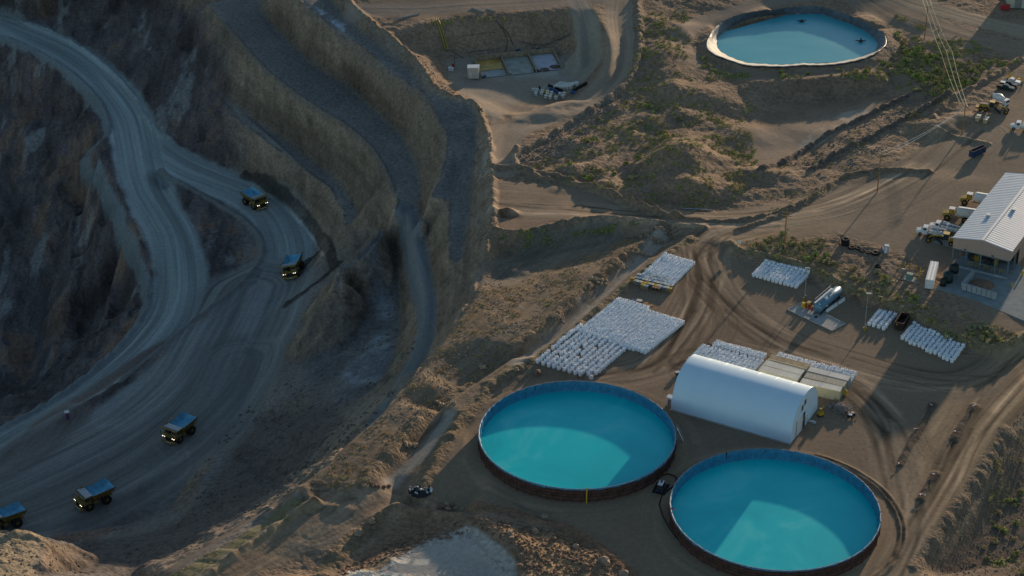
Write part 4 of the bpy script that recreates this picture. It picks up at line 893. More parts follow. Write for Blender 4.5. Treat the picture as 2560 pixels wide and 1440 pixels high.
for f, z in rowsP:
    for a_, r1, r0 in zip(tt, ro, ri): q = r0+(r1-r0)*f; vs.append((cxp+q*math.cos(a_), cyp+q*math.sin(a_), z+.06*math.sin(a_*40+z)))
_i0, _i1 = np.searchsorted(gx, [cxp-45, cxp+45]); _j0, _j1 = np.searchsorted(gy, [cyp-45, cyp+45]); _s = (slice(_j0, _j1), slice(_i0, _i1)); _t = np.arctan2(Y[_s]-cyp, X[_s]-cxp); _q = np.hypot(X[_s]-cxp, Y[_s]-cyp)
_ro = np.interp(_t, np.append(tt, math.pi), np.append(ro, ro[0])); _ri = np.interp(_t, np.append(tt, math.pi), np.append(ri, ri[0])); _f = (_q-_ri)/np.maximum(_ro-_ri, .5)
Z[_s] = np.where(_f < 1.0, np.minimum(Z[_s], np.interp(_f, [-5, -.25, .97, 1.0], [-2.2, -1.5, 1.75, 1.95])), np.where(_f < 2.2, np.minimum(Z[_s], 2.15+.3*vnoise(X[_s], Y[_s], 3)*(_f-1)), Z[_s]))
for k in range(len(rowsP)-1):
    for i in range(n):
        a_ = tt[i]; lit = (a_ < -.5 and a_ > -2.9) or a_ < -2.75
        lin.mesh([vs[k*n+i], vs[(k+1)*n+i], vs[(k+1)*n+(i+1) % n], vs[k*n+(i+1) % n]], [(0, 1, 2, 3)], lin_lit if lit else lin_shade, True)
tag(lin.build('pond_liner', None), 'plastic lining of the upper pond, banks coloured as shaded and sunlit', 'liner')
for q, lb in (((2004,54),'low dark float with two arms near the far bank of the pond'), ((2152,104),'upright dark float near the right bank of the pond')):
    mb = MB(); mb.box((0, 0, .3), (1.2, 1.0, .5), dsteel); mb.tube((-.2, 0, .3), (-1.8, .3, .5), .16, rustd); mb.tube((.2, 0, .3), (1.5, -.4, .5), .16, rustd); mb.tube((0, 0, .5), (0, 0, 1.5 if 'upright' in lb else .9), .3, dsteel, .15); tag(mb.build('pond_float', None, (*W(*q, -.5), -.55), random.uniform(0, 2)), lb, 'float')
# three concrete cells
zc = -6.0
C0, C1 = W(1186,153,zc), W(1384,133,zc); D0, D1 = W(1203,196,zc), W(1405,175,zc)
level([C0, C1, D1, D0], zc-.1, 1.5)
def lerp2(a_, b_, t_): return (a_[0]+(b_[0]-a_[0])*t_, a_[1]+(b_[1]-a_[1])*t_)
cw = mat('stained_concrete', (.33,.25,.165), .9, var=.3, scale=.8)
def wall_seg(a_, b_, h, th, m, name, label, cat, parent=None, z=None):
    L_ = math.dist(a_, b_); mb = MB(); mb.box((L_/2, 0, h/2), (L_, th, h), m); mb.box((L_/2, 0, h+.06), (L_+.05, th+.12, .12), m)
    return mb, (a_[0], a_[1], z), ang(a_, b_)
cellm = thing('settling_cells', 'row of three open concrete settling cells on the sunken basin floor', 'basin', (*C0, zc-.1), 0)
def cpart(a_, b_, h): mb, l_, r_ = wall_seg(a_, b_, h, .4, cw, '', '', '', None, 0); mb.build('cell_wall', cellm, (a_[0]-C0[0], a_[1]-C0[1], 0), r_)
cpart(C0, C1, 1.9)
fr_ = [0, .335, .68, 1.0]
for f in fr_: cpart(lerp2(C0, C1, f), lerp2(D0, D1, f+(.0 if f else -.0)), 1.3)
def cpool(f0, f1, g0, g1, c, name, h):
    mb = MB(); p_ = [lerp2(lerp2(C0, C1, a_), lerp2(D0, D1, a_), b_) for a_, b_ in ((f0+.02, g0), (f1-.02, g0), (f1-.02, g1), (f0+.02, g1))]
    mb.poly([(x-C0[0], y-C0[1], 0) for x, y in reversed(p_)], c); mb.build(name, cellm, (0, 0, h))
cpool(0, .335, .05, .62, mat('ochre_sludge', (.50,.30,.06), .4, var=.35, scale=.3), 'ochre_sludge', .30); cpool(0, .335, .64, 1.0, mat('grey_floor', (.36,.38,.36), .7, var=.2, scale=.5), 'ramp_floor', .24)
cpool(.335, .68, .05, 1.0, mat('green_grey_sludge', (.30,.32,.27), .5, var=.3, scale=.3), 'grey_sludge', .27); cpool(.68, 1.0, .05, .98, mat('pale_crust', (.46,.46,.52), .5, var=.15, scale=.4), 'pale_sludge', .33)
for (f, g, r_) in ((.8, .9, 1.6), (.93, .82, 1.9), (.72, .93, .9)):
    q = lerp2(lerp2(C0, C1, f), lerp2(D0, D1, f), g); mb = MB(); mb.lathe([(r_, 0), (r_*.7, .12), (0, .16)], mat('wet_mud', (.10,.06,.04), .6, var=.3), 11); mb.build('mud_patch', cellm, (q[0]-C0[0], q[1]-C0[1], .34), random.uniform(0, 6))
def bpos(px, py, z=zc): x, y = W(px, py, z); return (x, y, H(x, y))
# beige shed
t = thing('pump_shed', 'small beige windowless shed at the left end of the concrete cells', 'shed', bpos(1170, 201), R(-2)); MB().box((1.75, 1.3, 1.9), (3.7, 2.6, 3.8), mat('pinkish_panel', (.62,.50,.43), .7, var=.05)).build('wall', t); MB().box((1.75, 1.3, 3.85), (3.95, 2.9, .14), whitep, 0, R(-2)).build('roof', t); MB().box((.9, -.02, 1.1), (1.0, .05, 2.1), croof).build('door', t)
for q, lb in (((1127,181),'pair of white plastic tanks on the left edge of the basin floor'), ((1174,173),'white plastic tanks behind the beige shed')):
    mb = MB(); mb.box((-.4, 0, .7), (.8, 1.0, 1.4), whitep); mb.box((.5, .2, .6), (.8, 1.0, 1.2), whitep); mb.tube((.1, .3, 1.0), (.2, .3, 1.9), .12, whitep); tag(mb.build('plastic_tank', None, bpos(*q)), lb, 'tank')
mb = MB(); mb.box((0, 0, .8), (1.0, .8, 1.6), redp); mb.box((.3, 0, 1.3), (.4, 1.0, 1.0), redp); tag(mb.build('red_cabinet', None, bpos(1132, 172)), 'red cabinet behind the white tanks at the basin edge', 'cabinet')
mb = MB(); mb.path([(0, 0, 0), (0, 0, 3.0)], .06, rustd); tag(mb.build('pole', None, bpos(1137, 166)), 'thin rusty pole behind the red cabinet', 'pole')
for q, lb in (((1220,140),'left one of three blue pumps behind the cells'), ((1296,129),'middle one of three blue pumps behind the cells'), ((1345,125),'right one of three blue pumps behind the cells'), ((1210,194),'blue pump beside the beige shed')):
    mb = MB(); mb.tube((-.5, 0, .4), (.6, 0, .4), .35, bluep, n=10); mb.box((0, 0, .12), (1.6, .7, .2), dsteel); mb.tube((.3, 0, .5), (.3, 0, 1.0), .2, bluep, n=8); mb.box((-.6, 0, .9), (.5, .5, .4), alu); tag(mb.build('pump', None, bpos(*q), random.uniform(-.4, .4)), lb, 'pump', 'blue pumps round the settling cells')
for q, lb in (((1275,187),'green valve box where the second divider ends'), ((1340,180),'white drum beside the third cell divider')):
    mb = MB(); mb.box((0, 0, .5), (1.1, .8, .9), greenp if 'green' in lb else rustd); mb.box((0, 0, 1.0), (.7, .5, .2), whitep); tag(mb.build('valve_box', None, bpos(*q)), lb, 'valve')
for k, (q0, q1) in enumerate((((1089,50),(1114,128)), ((1094,50),(1120,128)))):
    a_, b_ = at(*q0), at(*q1); n = 16; pts = [(a_[0]+(b_[0]-a_[0])*i/n, a_[1]+(b_[1]-a_[1])*i/n) for i in range(n+1)]; mb = MB(); mb.path([(x, y, H(x, y)+.45) for x, y in pts], .2, mat('mustard_pipe', (.42,.33,.06), .5, var=.15), 7)
    for x, y in pts[::4]: mb.tube((x, y, H(x, y)-.3), (x, y, H(x, y)+.4), .08, rustd)
    tag(mb.build('slurry_pipe', None), ['left', 'right'][k]+' of the paired yellow pipes running down the basin wall', 'pipe')
hz = [([(1240,52),(1262,82),(1270,105),(1262,130),(1250,150)],.18,'black hose bundle down the middle of the basin wall'), ([(1258,70),(1275,92),(1283,112)],.22,'thick black hose beside the hose bundle'), ([(1303,104),(1330,112),(1360,112),(1385,104),(1410,90),(1425,82)],.14,'black hose curving along the back right of the basin'), ([(1164,131),(1200,127),(1250,122)],.12,'black hose lying straight along the foot of the basin wall'), ([(1118,122),(1140,132),(1160,145)],.12,'black hose leaving the foot of the yellow pipes'), ([(1155,90),(1190,85),(1240,81)],.12,'dark pipe laid along the basin wall ledge')]
for q, r_, lb in hz:
    pts = smooth_line([at(*p_)[:2] for p_ in q], 2); mb = MB(); mb.path([(x, y, H(x, y)+r_*.5) for x, y in pts], r_*.55, dsteel, 6); tag(mb.build('hose', None), lb, 'hose')
# stored totes and drums
def ibc(loc, rz, label, grp, cap=croof):
    o = bpy.data.objects.new('plastic_tote', IB); col.objects.link(o); o.location = loc; o.rotation_euler = (0, 0, rz); tag(o, label, 'tote', grp)
mb = MB(); mb.box((0, 0, .08), (1.0, 1.2, .14), steel); mb.box((0, 0, .66), (.95, 1.12, 1.0), mat('milky_plastic', (.66,.63,.55), .5, var=.1)); mb.tube((0, 0, 1.16), (0, 0, 1.22), .1, dsteel)
for k in range(4): mb.box((-.45+.3*k, -.58, .62), (.04, .03, 1.0), steel); mb.box((-.49, -.4+.27*k, .62), (.03, .04, 1.0), steel)
_o = mb.build('plastic_tote', None); IB = _o.data; bpy.data.objects.remove(_o)
O = np.array(W(1388, 222, -5.6)); U = np.array(W(1426, 230, -5.6))-O; U /= np.linalg.norm(U); V_ = np.array([-U[1], U[0]])
for i in range(6):
    for j in range(4):
        q = O+U*i*1.15+V_*j*1.3; ibc((*q, H(*q)), ang((0, 0), U), 'cream plastic tote in the solid block of the basin store', 'plastic totes in the solid block')
for k, (px_, py_) in enumerate([(1339,240),(1341,235),(1343,230),(1354,238),(1356,233),(1365,246),(1368,241),(1369,235),(1375,248),(1377,243),(1379,237),(1334,229),(1400,240),(1407,245),(1410,239),(1390,249),(1443,215)]):
    p_ = at(px_, py_); ibc(p_, random.uniform(-.3, .3), 'pale plastic tote in the scattered rows of the basin store', 'plastic totes in scattered rows')
drum = MB().lathe([(0, 0), (.3, 0), (.31, .3), (.29, .32), (.31, .6), (.3, .9), (0, .88)], black, 12)
def drums(lst, c, label, grp):
    me = None
    for px_, py_ in lst:
        if me is None: m2 = MB().lathe([(0, .9), (.3, .9), (.31, .6), (.29, .32), (.31, .3), (.3, 0), (0, 0)][::-1], c, 12); o = m2.build('drum', None); me = o.data
        else: o = bpy.data.objects.new('drum', me); col.objects.link(o)
        o.location = at(px_, py_); o.rotation_euler = (0, 0, random.uniform(0, 3)); tag(o, label, 'drum', grp)
drums([(1355+4*i, 230+1.5*i+(i % 2)*3) for i in range(7)], yellow, 'yellow drum in the basin store', 'yellow drums')
drums([(1376+3.5*i, 225+1.8*i) for i in range(8)]+[(1428+3.5*i, 233+1*i) for i in range(3)], bluep, 'blue drum in the basin store', 'blue drums')
drums([(1372+4*i, 217+1.6*i) for i in range(9)]+[(1432+3.4*i, 230-1.9*i) for i in range(11)]+[(1349,222)], black, 'black drum in the basin store', 'black drums')

# ------------------------------------------------------------------ fuel point
za = 1.9; E0, E1 = W(2044, 770, za), W(2096, 725, za); E0 = (E0[0], E0[1]); fl = math.dist(E0, E1); fa = ang(E0, E1)
t = thing('fuel_tank', 'large horizontal blue grey steel fuel tank on a skid beside the concrete pad', 'tank', (*E0, H(*E0)), fa)
tk = mat('tank_paint', (.13,.25,.34), .4, .2, var=.12, scale=.8); r_ = 1.25
mb = MB(); prf = [(0, -.45), (r_*.5, -.38), (r_*.85, -.2), (r_, 0), (r_, fl*.33), (r_, fl*.66), (r_, fl), (r_*.85, fl+.22), (r_*.5, fl+.4), (0, fl+.46)]; mb.lathe(prf, tk, 28, (0, 0, 1.85), 'X'); mb.build('tank_shell', t)
for xx in (.15, fl/2, fl-.15): MB().lathe([(r_+.02, xx-.06), (r_+.05, xx), (r_+.02, xx+.06)], tk, 28, (0, 0, 1.85), 'X').build('band', t)
for xx in (1.0, 3.6, fl-3.6, fl-1.0): MB().box((xx, 0, .5), (.3, 2.1, .8), dsteel).build('saddle', t)
MB().box((fl/2, -.95, .15), (fl+1, .22, .3), steel).box((fl/2, .95, .15), (fl+1, .22, .3), steel).build('skid', t)
mb = MB(); mb.box((fl/2-1, .9, 3.05), (fl-2, .5, .06), alu)
for k in range(7): mb.tube((.6+k*1.4, 1.15, 3.0), (.6+k*1.4, 1.15, 3.9), .03, alu, n=5)
mb.path([(.6, 1.15, 3.9), (9.0, 1.15, 3.9)], .035, alu); mb.build('walkway', t); MB().tube((3.5, 0, 3.0), (3.5, 0, 3.4), .35, tk).tube((7.0, 0, 3.0), (7.0, 0, 3.35), .25, tk).build('manhole', t)
MB().box((2.6, -r_-.03, 1.7), (.9, .03, .35), whitep).build('sign', t)
t = thing('fuel_pump_manifold', 'red and yellow pump manifold with valves in front of the fuel tank', 'pump', pos(2030, 777), fa)
mb = MB()
for k in range(5): mb.tube((0, -1.8+k*.9, 0), (0, -1.8+k*.9, 1.2), .12, redp, n=8); mb.tube((-.5, -1.8+k*.9, .9), (.8, -1.8+k*.9, .9), .09, redp, n=6); mb.lathe([(.05, -.03), (.25, 0), (.05, .03)], redp, 10, (0, -1.8+k*.9, 1.35))
mb.tube((.3, -2.2, .5), (.3, 2.4, .5), .12, redp, n=8); mb.build('valve_row', t)
MB().box((.8, 1.4, 1.0), (1.2, 1.0, 1.5), yelld).box((.2, 2.6, .8), (.8, .8, 1.3), yellow).build('pump_body', t); MB().box((-.3, -1.2, 1.2), (.7, .7, 1.3), whitep).build('meter', t)
cpd = [W(1969,775), W(2004,757), W(2113,810), W(2080,828)]; zz = level(cpd, None, .6)
def slab(name, poly, z, th, m, lab, curb=True, kind='structure'):
    c0 = poly[0]; mb = MB(); n = len(poly); ar = sum(poly[i][0]*poly[(i+1) % n][1]-poly[(i+1) % n][0]*poly[i][1] for i in range(n))
    if ar < 0: poly = poly[::-1]
    lo = [(x-c0[0], y-c0[1], -.3) for x, y in poly]; hi = [(x-c0[0], y-c0[1], th) for x, y in poly]
    mb.poly(hi, m)
    for i in range(n): j = (i+1) % n; mb.poly([lo[i], lo[j], hi[j], hi[i]], m)
    if curb:
        for i in range(n):
            a_, b_ = hi[i], hi[(i+1) % n]; L_ = math.dist(a_, b_); an = math.atan2(b_[1]-a_[1], b_[0]-a_[0]); mb.box(((a_[0]+b_[0])/2, (a_[1]+b_[1])/2, th+.07), (L_+.17, .22, .2), m, an)
    return tag(mb.build(name, None, (*c0, z)), lab, 'pavement', None, kind)
slab('pavement', cpd, zz, .07, conc, 'kerbed concrete fuelling pad in the yard')
mb = MB(); mb.box((0, 0, 0), (1.0, .7, .02), black); tag(mb.build('drain_grate', None, (*W(2040,793), zz+.09), fa), 'dark drain grate in the middle of the concrete pad', 'drain')
for (a_, b_, lb) in (((2065,781),(2092,763),'left white concrete barrier behind the pad'), ((2095,761),(2111,750),'right white concrete barrier behind the pad')):
    p_, q_ = W(*a_), W(*b_); L_ = math.dist(p_, q_); mb = MB(); prf = [(-.3, 0), (-.3, .2), (-.1, .45), (-.08, .9), (.08, .9), (.1, .45), (.3, .2), (.3, 0)]
    vs = [(u, y, z) for u in (0, L_) for y, z in prf]; mb.mesh(vs, [(i, i+1, 8+i+1, 8+i) for i in range(7)]+[tuple(range(8))[::-1], tuple(range(8, 16))], whitep); tag(mb.build('road_barrier', None, (*p_, H(*p_)), ang(p_, q_)), lb, 'barrier', 'white barriers by the fuel tank')
# ------------------------------------------------------------------ poles and lines
def light_pole(base, h, lb):
    t = thing('light_pole', lb, 'light pole', pos(*base), A60, 'yard light poles'); MB().tube((0, 0, .8), (0, 0, h), .11, alu, .06, 8).build('pole', t); MB().tube((0, 0, 0), (0, 0, .9), .42, yelld, n=12).build('base', t)
    MB().box((.35, 0, h), (.8, .25, .12), alu).box((-.3, 0, h-.1), (.4, .25, .2), whitep).build('lamp_head', t); MB().box((.15, .35, 1.2), (.35, .25, .5), steel).build('control_box', t)
light_pole((2011, 752), 9.6, 'grey light pole beside the fuel tank manifold'); light_pole((2161, 826), 10.6, 'grey light pole with yellow base left of the small bag block')
def util_pole(bx, by, h, arms, rz, lb, g=None):
    p_ = at(bx, by); t = thing('utility_pole', lb, 'utility pole', p_, rz); MB().tube((0, 0, -.5), (0, 0, h), .2, wood, .13, 8).build('pole', t)
    for z in arms: a_ = MB().box((0, .16, z), (2.6, .12, .14), wood).build('crossarm', t); MB().tube((-1.2, .16, z), (-1.2, .16, z+.3), .06, alu, n=6).tube((1.2, .16, z), (1.2, .16, z+.3), .06, alu, n=6).tube((0, .16, z), (0, .16, z+.3), .06, alu, n=6).build('insulator', a_)
    return p_, t
pu1, tu = util_pole(1961, 607, 10.2, (9.0, 8.0, 7.2), R(-15), 'wooden utility pole with three crossarms among the shrubs above the bags'); MB().tube((.35, -.2, 0), (.35, -.2, 5), .08, alu, n=6).build('conduit', tu)
pu2, _ = util_pole(2193, 480, 12.0, (11.6,), R(-40), 'bare wooden utility pole beside the middle of the upper yard'); pu3, _ = util_pole(2405, 335, 9.6, (8.8,), R(-60), 'wooden utility pole at the lower end of the power line')
pu4, _ = util_pole(2311, 97, 11.5, (11.3, 10.2), R(5), 'tall wooden pole at the top right with two crossarms'); pu5, _ = util_pole(2357, 205, 10.2, (10.0,), R(0), 'wooden pole among dense green bushes under the power line')
wirem = mat('wire', (.85,.70,.38), .4, .3, var=.02)
def wire(a_, b_, sag, r_, lb, cat='wire', m=wirem):
    pts = [(a_[0]+(b_[0]-a_[0])*i/14, a_[1]+(b_[1]-a_[1])*i/14, a_[2]+(b_[2]-a_[2])*i/14-sag*4*(i/14)*(1-i/14)) for i in range(15)]; tag(MB().path(pts, r_, m, 5).build('power_line', None), lb, 'wire')
nm = ['left', 'middle', 'right']
top = (*W(2303, -60, 14), 14)
for k, o in enumerate((-1.2, 0, 1.2)):
    q4 = (pu4[0]+o, pu4[1], pu4[2]+11.7); q5 = (pu5[0]+o*1.5, pu5[1], pu5[2]+10.4); q3 = (pu3[0]+o*.7-.4, pu3[1]+o*-.9, pu3[2]+9.3)
    wire((top[0]+o, top[1], top[2]), q4, .6, .07, nm[k]+' power line arriving from the top edge'); wire(q4, q5, .8, .08, nm[k]+' power line between the top pole and the bush pole'); wire(q5, q3, .9, .08, nm[k]+' power line down to the lower end pole')
for k, o in enumerate((-.9, .9)):
    wire((pu3[0]+o*.5, pu3[1]+o*.8, pu3[2]+8.9), (pu2[0]+o*.7, pu2[1]-o*.7, pu2[2]+11.8), 1.4, .045, ['upper', 'lower'][k]+' thin line across the scrub to the bare pole', m=alu); wire((pu2[0]+o*.7, pu2[1]-o*.7, pu2[2]+11.8), (pu1[0]+o, pu1[1], pu1[2]+9.3), 1.8, .03, ['upper', 'lower'][k]+' thin line from the bare pole to the three armed pole', m=dsteel)
# ------------------------------------------------------------------ dumpsters
def dumpster(a_, b_, zt, L_, m, m2, lb, far=None):
    p_, q_ = W(*a_, zt), W(*b_, zt); wd = math.dist(p_, q_); t = thing('dumpster', lb, 'dumpster', (*p_, zt-1.8-.05), ang(p_, q_)); h = 1.85; mb = MB()
    for y in (.06, L_-.06): mb.box((wd/2, y, h/2+.1), (wd, .12, h), m)
    for x in (.06, wd-.06):
        mb.box((x, L_/2, h/2+.1), (.12, L_-.24, h), m)
        for k in range(8): mb.box((x+(-.1 if x < 1 else .1), .4+k*(L_-.8)/7, h/2+.1), (.1, .12, h-.1), m)
    mb.build('body', t); MB().box((wd/2, L_/2, .18), (wd-.2, L_-.2, .1), m2).build('floor', t)
    mb = MB()
    for y in (.06, L_-.06): mb.box((wd/2, y, h+.13), (wd+.1, .2, .1), m2)
    for x in (.06, wd-.06): mb.box((x, L_/2, h+.13), (.18, L_-.3, .1), m2)
    mb.build('rim', t); return t
tdm = dumpster((2237,806),(2259,811), 2.0, 5.6, rustd, rusty, 'black open top dumpster standing between two bag blocks'); MB().box((.6, -.08, 1.5), (.3, .05, .3), yellow).build('sticker', tdm)
x, y = G(2430, 384); hb = H(x, y); dumpster((2423,377),(2433,381), hb+2.0, 6.2, mat('navy_paint', (.03,.06,.14), .6, var=.3), rusty, 'navy blue open top dumpster in the upper yard')
# ------------------------------------------------------------------ tyres
def tyre(px_, py_, r_, lb, n=1, flat_=True, grp=None):
    p_ = pos(px_, py_, 2.3); w_ = r_*.55; me = None
    for k in range(n):
        mb = MB(); prf = [(r_*.55, 0), (r_*.9, .02), (r_, w_*.2), (r_, w_*.8), (r_*.9, w_-.02), (r_*.55, w_), (r_*.5, w_*.8), (r_*.5, w_*.2), (r_*.55, 0)]; mb.lathe(prf, black, 24)
        for i in range(24): a_ = 6.283*i/24; mb.box((r_*1.005*math.cos(a_), r_*1.005*math.sin(a_), w_/2), (.06, r_*.12, w_*.75), black, a_)
        o = mb.build('tyre', None, (p_[0]+random.uniform(-.06, .06), p_[1]+random.uniform(-.06, .06), p_[2]+w_*k)); tag(o, lb[k] if n > 1 else lb, 'tyre', 'large dumped tyres')
tyre(2113, 612, 1.12, ['bottom tyre of the tall stack', 'second tyre from the bottom of the tall stack', 'top tyre of the tall stack'], 3)
for q, r_, lb in (((2129,620),.95,'tyre right beside the tall stack'), ((2145,622),.85,'second tyre right of the tall stack'), ((2157,628),.78,'third tyre right of the tall stack'), ((2171,632),.65,'smallest tyre in the row'), ((2188,635),1.1,'widest tyre at the right end of the row'), ((2195,666),.8,'lone tyre lying below the row')): tyre(*q, r_, lb)
def toilet(p_, m, lb, rz=0):
    t = thing('portable_toilet', lb, 'toilet', p_, rz); MB().box((0, 0, 1.05), (1.15, 1.15, 2.1), m).build('cabin', t); MB().box((0, 0, 2.2), (1.25, 1.25, .16), whitep, 0, 0, .8).build('roof', t); MB().box((0, -.59, 1.0), (.75, .04, 1.8), whitep if m != orangep else bluep).build('door', t); MB().tube((.4, .4, 2.1), (.4, .4, 2.6), .06, whitep).build('vent', t)
toilet(pos(2215, 632, 2.3), mat('toilet_blue', (.16,.27,.36), .5), 'grey blue portable toilet at the right end of the tyre row', R(-20)); toilet(at(169, 1046), orangep, 'orange portable toilet beside the pit haul road', R(20))
mb = MB().tube((0, 0, 0), (0, 0, 1.3), .4, steel, n=12).tube((0, 0, 1.3), (0, 0, 1.6), .2, rustd, n=8); tag(mb.build('gas_cylinder', None, pos(2203, 631, 2.3)), 'upright grey cylinder left of the blue toilet', 'cylinder')
mb = MB().tube((0, 0, 0), (0, 0, 1.1), .05, redp).lathe([(.25, 0), (.05, .7), (0, .7)], redp, 8, (.2, 0, 0)); tag(mb.build('red_marker', None, pos(2098, 612, 2.3)), 'red marker cone left of the tall tyre stack', 'marker')
mb = MB().box((0, 0, 1.2), (1.2, .06, .9), whitep).tube((-.5, 0, 0), (-.5, 0, 1.6), .05, steel).tube((.5, 0, 0), (.5, 0, 1.6), .05, steel); tag(mb.build('notice_board', None, pos(1848, 618, .8), R(-10)), 'small white notice board on the bend above the bags', 'sign')
# ------------------------------------------------------------------ workshop building
zb = 2.3; bz = level([W(2350,640,zb), W(2350,760,zb), W(2450,800,zb), (150,415), (185,450), (165,500), (135,480), (108,452)], zb, 4); HB = 8.3
P0, P1 = W(2385, 594, zb+HB), W(2528, 628, zb+HB); BW = math.dist(P0, P1); ba = ang(P0, P1); P3 = W(2518, 433, zb+HB); BL = math.dist(P0, P3); print('BLD', BW, BL, math.degrees(ba))
t = thing('workshop_building', 'tan steel workshop with ribbed white roof and open ground floor', 'building', (*P0, zb), ba)
rfm = mat('white_roof_sheet', (.56,.63,.68), .6, 0, var=.05, scale=.4); colm = mat('blue_grey_steel', (.14,.20,.25), .55, .3, var=.15); RI = 1.25
def roofside(y0, z0, y1, z1, x0, x1):
    pass
for sd_, (xa, za_, xb, zb_) in enumerate(((-.35, HB-.03, BW*.5, HB+RI), (BW*.5, HB+RI, BW+.35, HB-.03))):
    mb = MB(); n = int(BL/.55); vs = []
    for i in range(n+1): o = .06*(i % 2); yy = -.3+(BL+.6)*i/n; vs += [(xa, yy, za_+o), (xb, yy, zb_+o)]
    fs = [(2*i, 2*i+1, 2*i+3, 2*i+2) for i in range(n)]; mb.mesh(vs, fs, rfm); mb.build('roof_slope', t)
MB().box((BW/2, BL/2, HB+RI+.14), (.7, BL+.7, .12), whitep).build('ridge_cap', t)
mb = MB(); F0 = HB-2.9
for y, s_ in ((0, -1), (BL, 1)):
    mb = MB(); pts = [(0, y, F0), (BW, y, F0), (BW, y, HB-.05), (BW/2, y, HB+RI-.08), (0, y, HB-.05)]; mb.poly(pts if s_ < 0 else pts[::-1], tan)
    if s_ < 0:
        for k in range(14): mb.box((BW*(k+.5)/14, -.03, (F0+HB)/2-.1), (.07, .05, 2.7), tan)
    mb.build('gable_panel', t)
MB().box((BW, BL/2, (F0+HB)/2), (.14, BL-.1, HB-F0), tan).build('side_panel', t); MB().box((0, BL/2, (F0+HB)/2), (.14, BL-.1, HB-F0), tan).build('side_panel', t)
MB().box((BW-.1, BL*.6, F0/2), (.14, BL*.78, F0), tan).build('lower_wall', t); MB().box((.1, BL*.6, F0/2), (.14, BL*.7, F0), tan).build('lower_wall', t); MB().box((BW/2, BL*.35, F0/2), (BW-.4, .14, F0), tan).build('inner_wall', t)
for x in (.25, BW*.25, BW*.5, BW*.76, BW-.25): MB().box((x, .15, F0/2), (.35, .35, F0), colm).build('column', t)
for y in (6, 12, 18): MB().box((BW-.2, y, F0/2), (.35, .35, F0), colm).build('column', t); MB().box((.2, y, F0/2), (.35, .35, F0), colm).build('column', t)
MB().box((BW/2, .15, 2.6), (BW*.5, .12, .2), colm).box((BW/2, .15, F0-.15), (BW-.4, .25, .3), colm).box((BW/2, .1, .3), (BW, .3, .5), concb).build('cross_beam', t)
mb = MB()
for k in range(5):
    for z in (.5, 1.0): mb.path([(BW*(.25+.14*k), 2.5, z), (BW*(.25+.14*k)+1.6, 2.5, z)], .06, yellow)
    mb.tube((BW*(.25+.14*k), 2.5, 0), (BW*(.25+.14*k), 2.5, 1.1), .06, yellow)
mb.path([(4, 5, 1), (9, 6, 4)], .1, yelld); mb.path([(6, 5, .5), (12, 7, 3)], .12, steel); mb.build('railing', t)
for k in range(9): MB().box((random.uniform(2, BW-2), random.uniform(4, 9), .9), (random.uniform(.8, 2), 1.2, random.uniform(1, 2.6)), random.choice([dsteel, yelld, steel, rusty])).build('machine', t)
for x, y, z in ((BW*.28, 15, HB+.8), (BW*.6, 21, HB+1.0)): MB().box((x, y, z+.1), (1.0, .9, .7), alu).box((x, y, z+.5), (1.2, 1.1, .1), whitep).build('roof_vent', t)
for x in (BW*.22, BW*.7): MB().box((x, -.15, F0+.35), (.5, .25, .2), dsteel).build('wall_lamp', t)
for q, z_, lb in (([(2340,722),(2440,752),(2570,806),(2600,700),(2530,650),(2400,640)], .05, 'concrete apron below the workshop, coloured as if in shade'),): slab('pavement', [W(a_, b_, zb) for a_, b_ in q], zb, z_, mat('shaded_apron_concrete', (.25,.28,.28), .9, var=.15, scale=.5), lb, False)  # apron concrete darkened in colour to carry the workshop's shadow
slab('pavement', [W(2333,606,zb), W(2384,620,zb), W(2396,600,zb), W(2345,590,zb)], zb+.004, .06, conc, 'pale concrete slab under the parked machines', False)
# block bunker
t = thing('block_bunker', 'open bunker of stacked grey concrete blocks in front of the workshop', 'bunker', (*W(2405, 722, zb), zb), 0); B0 = W(2405,722,zb)
for (a_, b_) in (((2405,722),(2432,690)), ((2405,722),(2490,748))):
    p_, q_ = W(*a_, zb), W(*b_, zb); n = int(math.dist(p_, q_)/1.2); an = ang(p_, q_)
    for i in range(n):
        for k in range(2): f = (i+.5)/n; MB().box((0, 0, .42+.85*k), (1.16, .75, .82), concb).build('concrete_block', t, (p_[0]+(q_[0]-p_[0])*f-B0[0], p_[1]+(q_[1]-p_[1])*f-B0[1], .05), an)
mb = MB(); mb.lathe([(3.2, 0), (2.2, .5), (1.0, .8), (0, .9)], rockr, 14); tag(mb.build('soil_heap', None, (*W(2455,712,zb), zb+.03)), 'low brown soil heap inside the block bunker', 'heap')
cw1 = container((2314,698),(2335,701), zb+2.6, 10.5, whitep, whitep, 'white shipping container by the black water tanks')
for q, r_, h, z0, lb in (((2382,694),1.25,2.4,1.7,'black plastic tank raised on a steel stand'), ((2369,704),1.3,3.0,.05,'tall dark green plastic tank in the middle'), ((2357,714),.8,2.2,.05,'small black plastic tank nearest the white container')):
    p_ = W(*q, zb); t = thing('water_tank', lb, 'tank', (*p_, zb), 0); MB().lathe([(0, 0), (r_, 0), (r_, h*.3), (r_*1.02, h*.32), (r_, h*.34), (r_, h*.8), (r_*.7, h*.95), (.3, h), (.3, h+.12), (0, h+.12)], mat('dark_green_plastic', (.015,.04,.04), .4) if 'green' in lb else mat('black_plastic', (.012,.018,.022), .4), 20, (0, 0, z0)).build('vessel', t)
    if z0 > 1:
        for sx in (-1, 1):
            for sy in (-1, 1): MB().tube((sx, sy, 0), (sx, sy, z0), .09, steel).build('leg', t)
        MB().box((0, 0, z0-.08), (2.6, 2.6, .14), steel).build('platform', t)
